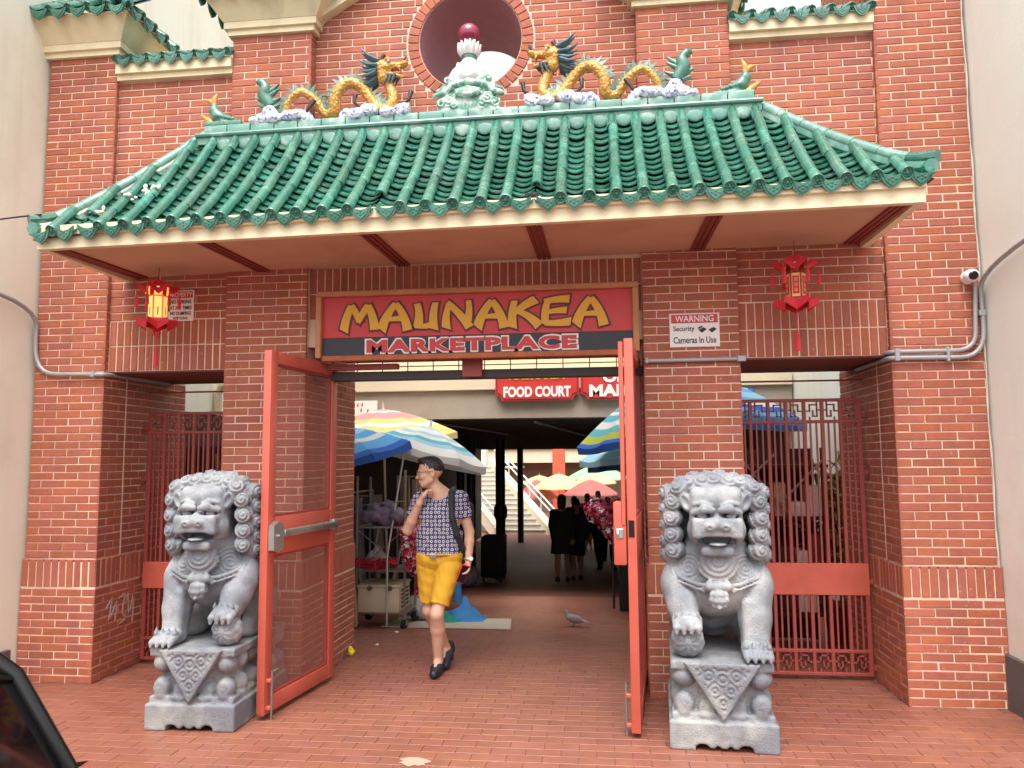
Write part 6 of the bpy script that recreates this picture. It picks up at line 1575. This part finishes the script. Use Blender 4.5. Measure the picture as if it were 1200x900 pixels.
m=MB(); m.tube([(-.2,0,1.63),(.24,0,1.63)],.010,6); m.tube([(-.2,.02,.0),(-.2,.02,1.65)],.012,6); m.tube([(.24,.02,0),(.24,.02,1.65)],.012,6); m.build('frame','rack_steel',tb)
def sack(label,x,y,z,r,mt_,sd):
    t=empty('goods_sack',label,'bag',loc=(x,y,z)); s=SDF((-r*1.5,-r*1.4,-.01),(r*1.5,r*1.4,r*2.4),.011); s.ell((0,0,r*.85),(r*1.1,r,r*.85),.03,None,False,lambda X,Y,Z:.008*np.sin(X*55+sd)*np.sin(Z*48)); s.cap((0,0,r*1.5),(.01,0,r*1.9),r*.28,r*.36,.04); s.build('film',mt_,t); return t
mat('sack_pale',srgb(190,184,190),.5,.15,12,.4,40)
sack('pale clear goods sack on the lower rack shelf above the cream bin',-2.12,2.86,fz(2.8)+.625,.105,'sack_pale',1)
sack('pale goods sack standing on the mat behind the storage bin',-1.70,3.25,fz(3.25)+.015,.17,'sack_pale',2)
sack('lilac goods sack on the paving left of the black trolley',-2.05,8.0,fz(8.0),.24,'bag_lilac',3)
# clothes rails and dark stock down the left of the passage
def rail(label,x,y,ln,cols,seed):
    t=empty('clothes_rail',label,'clothes rail','clothes rails along the dark left side of the passage',loc=(x,y,fz(y)))
    for d in (-ln/2,ln/2): m=MB(); m.tube([(0,d,0.02),(0,d,1.5)],.014,7); m.tube([(-.2,d,.03),(.2,d,.03)],.014,6); m.build('post','rack_steel',t)
    m=MB(); m.tube([(0,-ln/2,1.5),(0,ln/2,1.5)],.014,7); m.build('top_rail','rack_steel',t)
    q=np.random.default_rng(seed)
    for i in range(9):
        yy=-ln/2+.1+i*(ln-.2)/8; z0=q.uniform(.25,.7); o=drape('garment',t,-.22,.22,1.44,z0,0,cols[q.integers(len(cols))],.025,3,i,.7); o.location=(0,yy,0)

rail('clothes rail of dark garments right behind the display rack',-2.75,4.2,1.2,['goods_dark','cloth_tan','grey_cloth'],1)
rail('clothes rail of dark garments halfway down the passage',-2.55,6.6,1.7,['goods_dark','black_cloth','cloth_plum'],2)
rail('clothes rail of dark garments near the black columns',-2.45,8.8,1.6,['goods_dark','dark_cloth'],3)
tr_=empty('covered_trolley','black covered trolley at the foot of the knobbed black column','trolley',loc=(-1.74,9.6,fz(9.6))); tr_.scale=(.8,.9,.86)
m=MB(); m.box((-.28,-.35,.12),(.26,.35,1.02),None,.03); m.build('cover','black_cloth',tr_,40)
for x in (-.22,.2):
    for y in (-.28,.28): m=MB(); m.lathe([(.06,-.02),(.06,.02)],12,Matrix.Translation((x,y,.062))@Matrix.Rotation(R(90),4,'Y')); m.build('wheel','rubber',tr_)
bl=empty('spread_cloth','blue and green cloths spread on the floor mat behind the man','cloth',loc=(-1.32,3.25,fz(3.25)))
def heap(name,parent,c,rx,ry,h,mt,seed):
    m=MB(); P=[]; q=np.random.default_rng(seed)
    for i in range(14):
        row=[]
        for j in range(14):
            u,v=(i/13-.5)*2,(j/13-.5)*2; row.append((c[0]+u*rx,c[1]+v*ry,c[2]+.012+max(0,h*(1-math.sqrt(u*u+v*v))*(1+.35*math.sin(7*u+seed)*math.cos(6*v)))))
        P.append(row)
    m.grid(P,True); return m.build(name,mt,parent,70)
heap('blue_cloth',bl,(.10,.06,.01),.24,.22,.22,'cloth_blue',1); heap('green_cloth',bl,(-.07,-.1,.012),.20,.16,.10,'cloth_green',2)
m=MB(); m.tube([(.02,.1,.2),(.0,.12,.62)],.05,8); m.build('hanging_end','cloth_blue',bl,60)
# pale floor mat, yellow scrap, litter, stain
mat('mat_pale',srgb(186,174,156),.8,.1,6,.1,60)
m=MB(); a=[(-1.99,2.62),(-.60,2.58),(-.69,3.45),(-2.0,3.5)]; v=[(x,y,fz(y)+.005) for x,y in a]+[(x,y,fz(y)+.014) for x,y in a]
m.add(v,[(3,2,1,0),(4,5,6,7),(0,1,5,4),(1,2,6,5),(2,3,7,6),(3,0,4,7)]); tag(m.build('floor_mat','mat_pale'),'pale flat mat on the paving under the display rack','mat')
mat('yellow_plastic',srgb(232,206,30),.45,.05,9)
ys_=empty('scrap','small crumpled yellow plastic scrap at the foot of the left inner pier','litter',loc=(-1.77,.96,.0)); s=SDF((-.06,-.06,-.01),(.06,.06,.09),.006); s.ell((0,0,.03),(.03,.03,.032),.01,None,False,lambda x,y,z:.006*np.sin(x*150)*np.sin(z*120)); s.ell((-.012,.01,.055),(.018,.02,.024),.01); s.build('wrapper','yellow_plastic',ys_)
def scrap(label,x,y,r,mt='white_cloth'):
    m=MB(); q=np.random.default_rng(int(abs(x)*1000)); n=7; m.add([(x+r*q.uniform(.6,1.2)*math.cos(6.28*k/n),y+r*q.uniform(.5,1)*math.sin(6.28*k/n),floor_z(y)+.004+q.uniform(0,.012)) for k in range(n)]+[(x,y,floor_z(y)+.016)],[(k,(k+1)%n,n) for k in range(n)]); return tag(m.build('paper_scrap',mt),label,'litter')
scrap('white paper scrap on the paving between left pier and man',-1.68,1.42,.026)
scrap('pale crumbs of paper near the rack casters',-1.72,2.25,.03)
m=MB(); q=np.random.default_rng(4); n=18; cx_,cy_=-.681,-1.255
m.add([(cx_+.09*q.uniform(.6,1.1)*math.cos(6.283*k/n),cy_+.07*q.uniform(.6,1.1)*math.sin(6.283*k/n),.0035) for k in range(n)]+[(cx_,cy_,.004)],[(k,(k+1)%n,n) for k in range(n)])
mat('splash',srgb(190,150,130),.85,.15,30); m.build('paint_stain','splash',pavement)
# garland stand at the right of the passage
gs=empty('garland_stand','stand of pink and red flower garlands behind the edge-on door leaf','flower stand',loc=(.55,4.7,fz(4.7)))
petals('blossoms',gs,[(-.28,0,1.30),(-.12,0,1.18),(0,0,1.0),(.12,.0,.85)],.17,700,.032,['petal_crimson','petal_red','petal_crimson','petal_pink','petal_white'],5)
petals('blossoms',gs,[(.0,0,1.32),(.18,0,1.28),(.2,0,.8)],.17,500,.032,['petal_crimson','petal_red','petal_crimson','petal_pink'],6)
for x in (-.05,.25): m=MB(); m.tube([(x,0,.02),(x,0,1.3)],.015,7); m.build('post','column_black',gs)
m=MB(); m.box((.02,-.2,.02),(.34,.2,.78),None,.02); m.build('tub','black_cloth',gs,40)
# ================================================================== behind the side gates
sh=empty('stock_shelf','cluttered dark stall shelves behind the right bar gate','shelf',loc=(1.95,1.95,fz(1.95)))
for x in (-.62,.42): 
    for y in (-.22,.25): m=MB(); m.box((x-.02,y-.02,0),(x+.02,y+.02,1.8)); m.build('post','dark_brown',sh)
for z in (.3,.72,1.15,1.62): m=MB(); m.box((-.66,-.24,z),(.46,.27,z+.03)); m.build('shelf_board','dark_brown',sh)
for a,b in (((-.6,-.26,1.2),(.0,-.26,1.75)),((.1,-.26,1.2),(-.35,-.26,1.75)),((-.1,-.26,1.18),(.42,-.26,1.7))): m=MB(); m.tube([a,b],.012,6); m.build('brace','rack_steel',sh)
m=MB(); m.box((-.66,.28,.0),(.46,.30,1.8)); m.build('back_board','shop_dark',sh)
q=np.random.default_rng(21); pass
BX=[]
for z in (.33,.75,1.18):
    x=-.6
    while x<.36:
        w_,h_=q.uniform(.07,.17),q.uniform(.12,.33); b=MB(); b.box((x,-.2,0),(x+w_,.1,h_),None,.008); o=b.build('stock_box',['goods_tan','goods_white','goods_red','goods_white','dark_brown','goods_tan'][q.integers(6)],None,40); o.location=(1.95,1.95,fz(1.95)+z+.001); x+=w_+q.uniform(.015,.05)
        tag(o,None,'box','boxes on the stall shelves'); BX.append((z,o))
_cn={'goods_tan':'tan','goods_white':'off-white','goods_red':'dull red','shop_dark':'black','dark_brown':'dark brown'}
for z in (.33,.75,1.18):
    row=[o for zz,o in BX if zz==z]
    for i,o in enumerate(row): o['label']=_cn[o.data.materials[0].name]+' box, '+('first','second','third','fourth','fifth','sixth','seventh','eighth','ninth')[i]+' along the '+{.33:'bottom',.75:'middle',1.18:'top'}[z]+' shelf behind the right bar gate'
pl=empty('potted_plant','spiky green potted plant behind the right bar gate beside the wall','plant',loc=(2.62,2.2,fz(2.2)))
m=MB(); m.lathe([(.13,0),(.18,.32),(.2,.34),(.19,.35)],16); m.build('pot','goods_red',pl,40)
for i,(sd,mt_) in enumerate(((1,'leaf'),(2,'leaf_dry'),(3,'leaf'))): foliage('foliage',pl,(0,0,.75+.28*i),(.22,.2,.3),210,.36,.022,mt_,sd,.9)
m=MB(); 
for k in range(5): m.tube([(0,0,.3),(.05*math.cos(k*1.3),.05*math.sin(k*1.3),.8),(.12*math.cos(k*1.3),.12*math.sin(k*1.3),1.3)],.012,6)
m.build('stem','dark_brown',pl); pl.scale=(1,1,1.0)
sp=empty('stick_screen','screen of dark brown upright sticks behind the left bar gate','screen',loc=(-3.0,1.75,fz(1.75)))
for k in range(15):
    m=MB(); x=-.75+k*.105+q.uniform(-.02,.02); m.tube([(x,q.uniform(-.04,.04),0),(x+q.uniform(-.05,.05),0,1.0),(x+q.uniform(-.06,.06),0,q.uniform(1.7,1.95))],q.uniform(.014,.028),6); m.build('stick','dark_brown' if k%3 else 'cloth_tan',sp)
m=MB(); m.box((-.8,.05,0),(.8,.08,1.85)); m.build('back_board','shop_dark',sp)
foliage('dry_leaves',sp,(.2,-.05,1.3),(.6,.05,.5),60,.12,.015,'leaf_dry',9)
# ================================================================== parked car at the kerb, its rear corner in the frame
mat('car_paint',srgb(24,22,26),.18,.05,4,coat=1.)
mat('car_glass',srgb(14,12,14),.05,.02,4,spec=.8)
mat('car_trim',srgb(7,7,8),.3,.1,9)
mat('tail_red',srgb(150,16,20),.15,.05,9,coat=.5)
car=empty('parked_car','dark hatchback parked at the kerb, its rear edge cutting the lower left corner','car',loc=(-2.81,-4.30,-.15)); car.scale=(1,1,1.06)
# body from cross-sections along x (rear at +x)
prof=[(-1.98,.62,.45,.70),(-1.9,.72,.28,.78),(-1.2,.92,.26,.84),(-.75,.98,.24,.85),(0,1.0,.22,.86),(.9,1.01,.24,.86),(1.5,1.02,.28,.84),(1.78,.98,.32,.79),(1.86,.82,.36,.74)]
def ring(x,zt,zb,hw,n=20):
    o=[]
    for k in range(n):
        a=2*math.pi*k/n; c,s=math.cos(a),math.sin(a); e=.42; o.append((x,hw*math.copysign(abs(c)**e,c),(zt+zb)/2+(zt-zb)/2*math.copysign(abs(s)**e,s)))
    return o
m=MB(); vs=[p for q_ in prof for p in ring(*q_)]; n=20; fs=[(i*n+k,(i+1)*n+k,(i+1)*n+(k+1)%n,i*n+(k+1)%n) for i in range(len(prof)-1) for k in range(n)]+[tuple(range(n)),tuple((len(prof)-1)*n+k for k in range(n-1,-1,-1))]
m.add(vs,fs); m.build('body','car_paint',car,50)
# cabin: glass house under a roof, with pillars
cab=[(-.95,.97,.70),(-.35,1.42,.60),(.2,1.50,.60),(.9,1.49,.59),(1.35,1.43,.57),(1.66,1.22,.62),(1.78,.98,.68)]
P=[]
for x,z,hw in cab:
    P.append([(x,hw*math.sin(t)*(1 if abs(t)<1.5 else 1),z-(1-math.cos(t))*.05) for t in [(-1+2*k/8)*1.45 for k in range(9)]])
m=MB(); m.grid(P); m.use; 
for sgn in (0,8):
    m.grid([[r[sgn],(r[sgn][0],r[sgn][1]*1.12,.94)] for r in P],sgn==0)
m.build('glass_house','car_glass',car,60)
P2_=[[(a,b,c+.012) for a,b,c in r] for r in P[1:5]]; m=MB(); m.grid(P2_); m.grid([[ (a,b,c-.01) for a,b,c in r] for r in P2_],True); m.build('roof_panel','car_paint',car,60)
for sgn in (0,8):
    for idx,(a,b) in enumerate(((0,1),(4,6))):
        pts=[Vector(P[i][sgn])+Vector((0,0,.01)) for i in range(a,b+1)]; m=MB(); m.tube(pts,.022 if idx else .02,8); m.build('pillar','car_trim',car,60)
m=MB(); m.tube([Vector(P[5][k])*1.0+Vector((.0,0,.0)) for k in range(9)],.01,6); m.build('wiper_strip','car_trim',car,60)
m=MB(); m.box((1.36,-.5,1.42),(1.62,.5,1.455),None,.015); m.build('spoiler','car_paint',car,40)
for sy in (-1,1):
    m=MB(); m.box((1.70,sy*.60-.12,.70),(1.83,sy*.60+.12,.93),None,.03); m.build('tail_lamp','tail_red',car,40)
    for x in (-1.25,1.2):
        w_=MB(); w_.lathe([(.2,-.1),(.31,-.1),(.325,-.06),(.325,.06),(.31,.1),(.2,.1)],24,Matrix.Translation((x,sy*.76,.325))@Matrix.Rotation(R(90),4,'X')); wo=w_.build('wheel','rubber',car,40)
        w_=MB(); w_.lathe([(.001,-.105),(.05,-.11),(.2,-.09),(.2,.09),(.05,.11),(.001,.105)],16,Matrix.Translation((x,sy*.76,.325))@Matrix.Rotation(R(90),4,'X'),False); w_.build('rim','wheel_grey',wo,40)
m=MB(); m.box((1.70,-.68,.38),(1.90,.68,.60),None,.05); m.build('bumper','car_paint',car,40)
place_pieces()
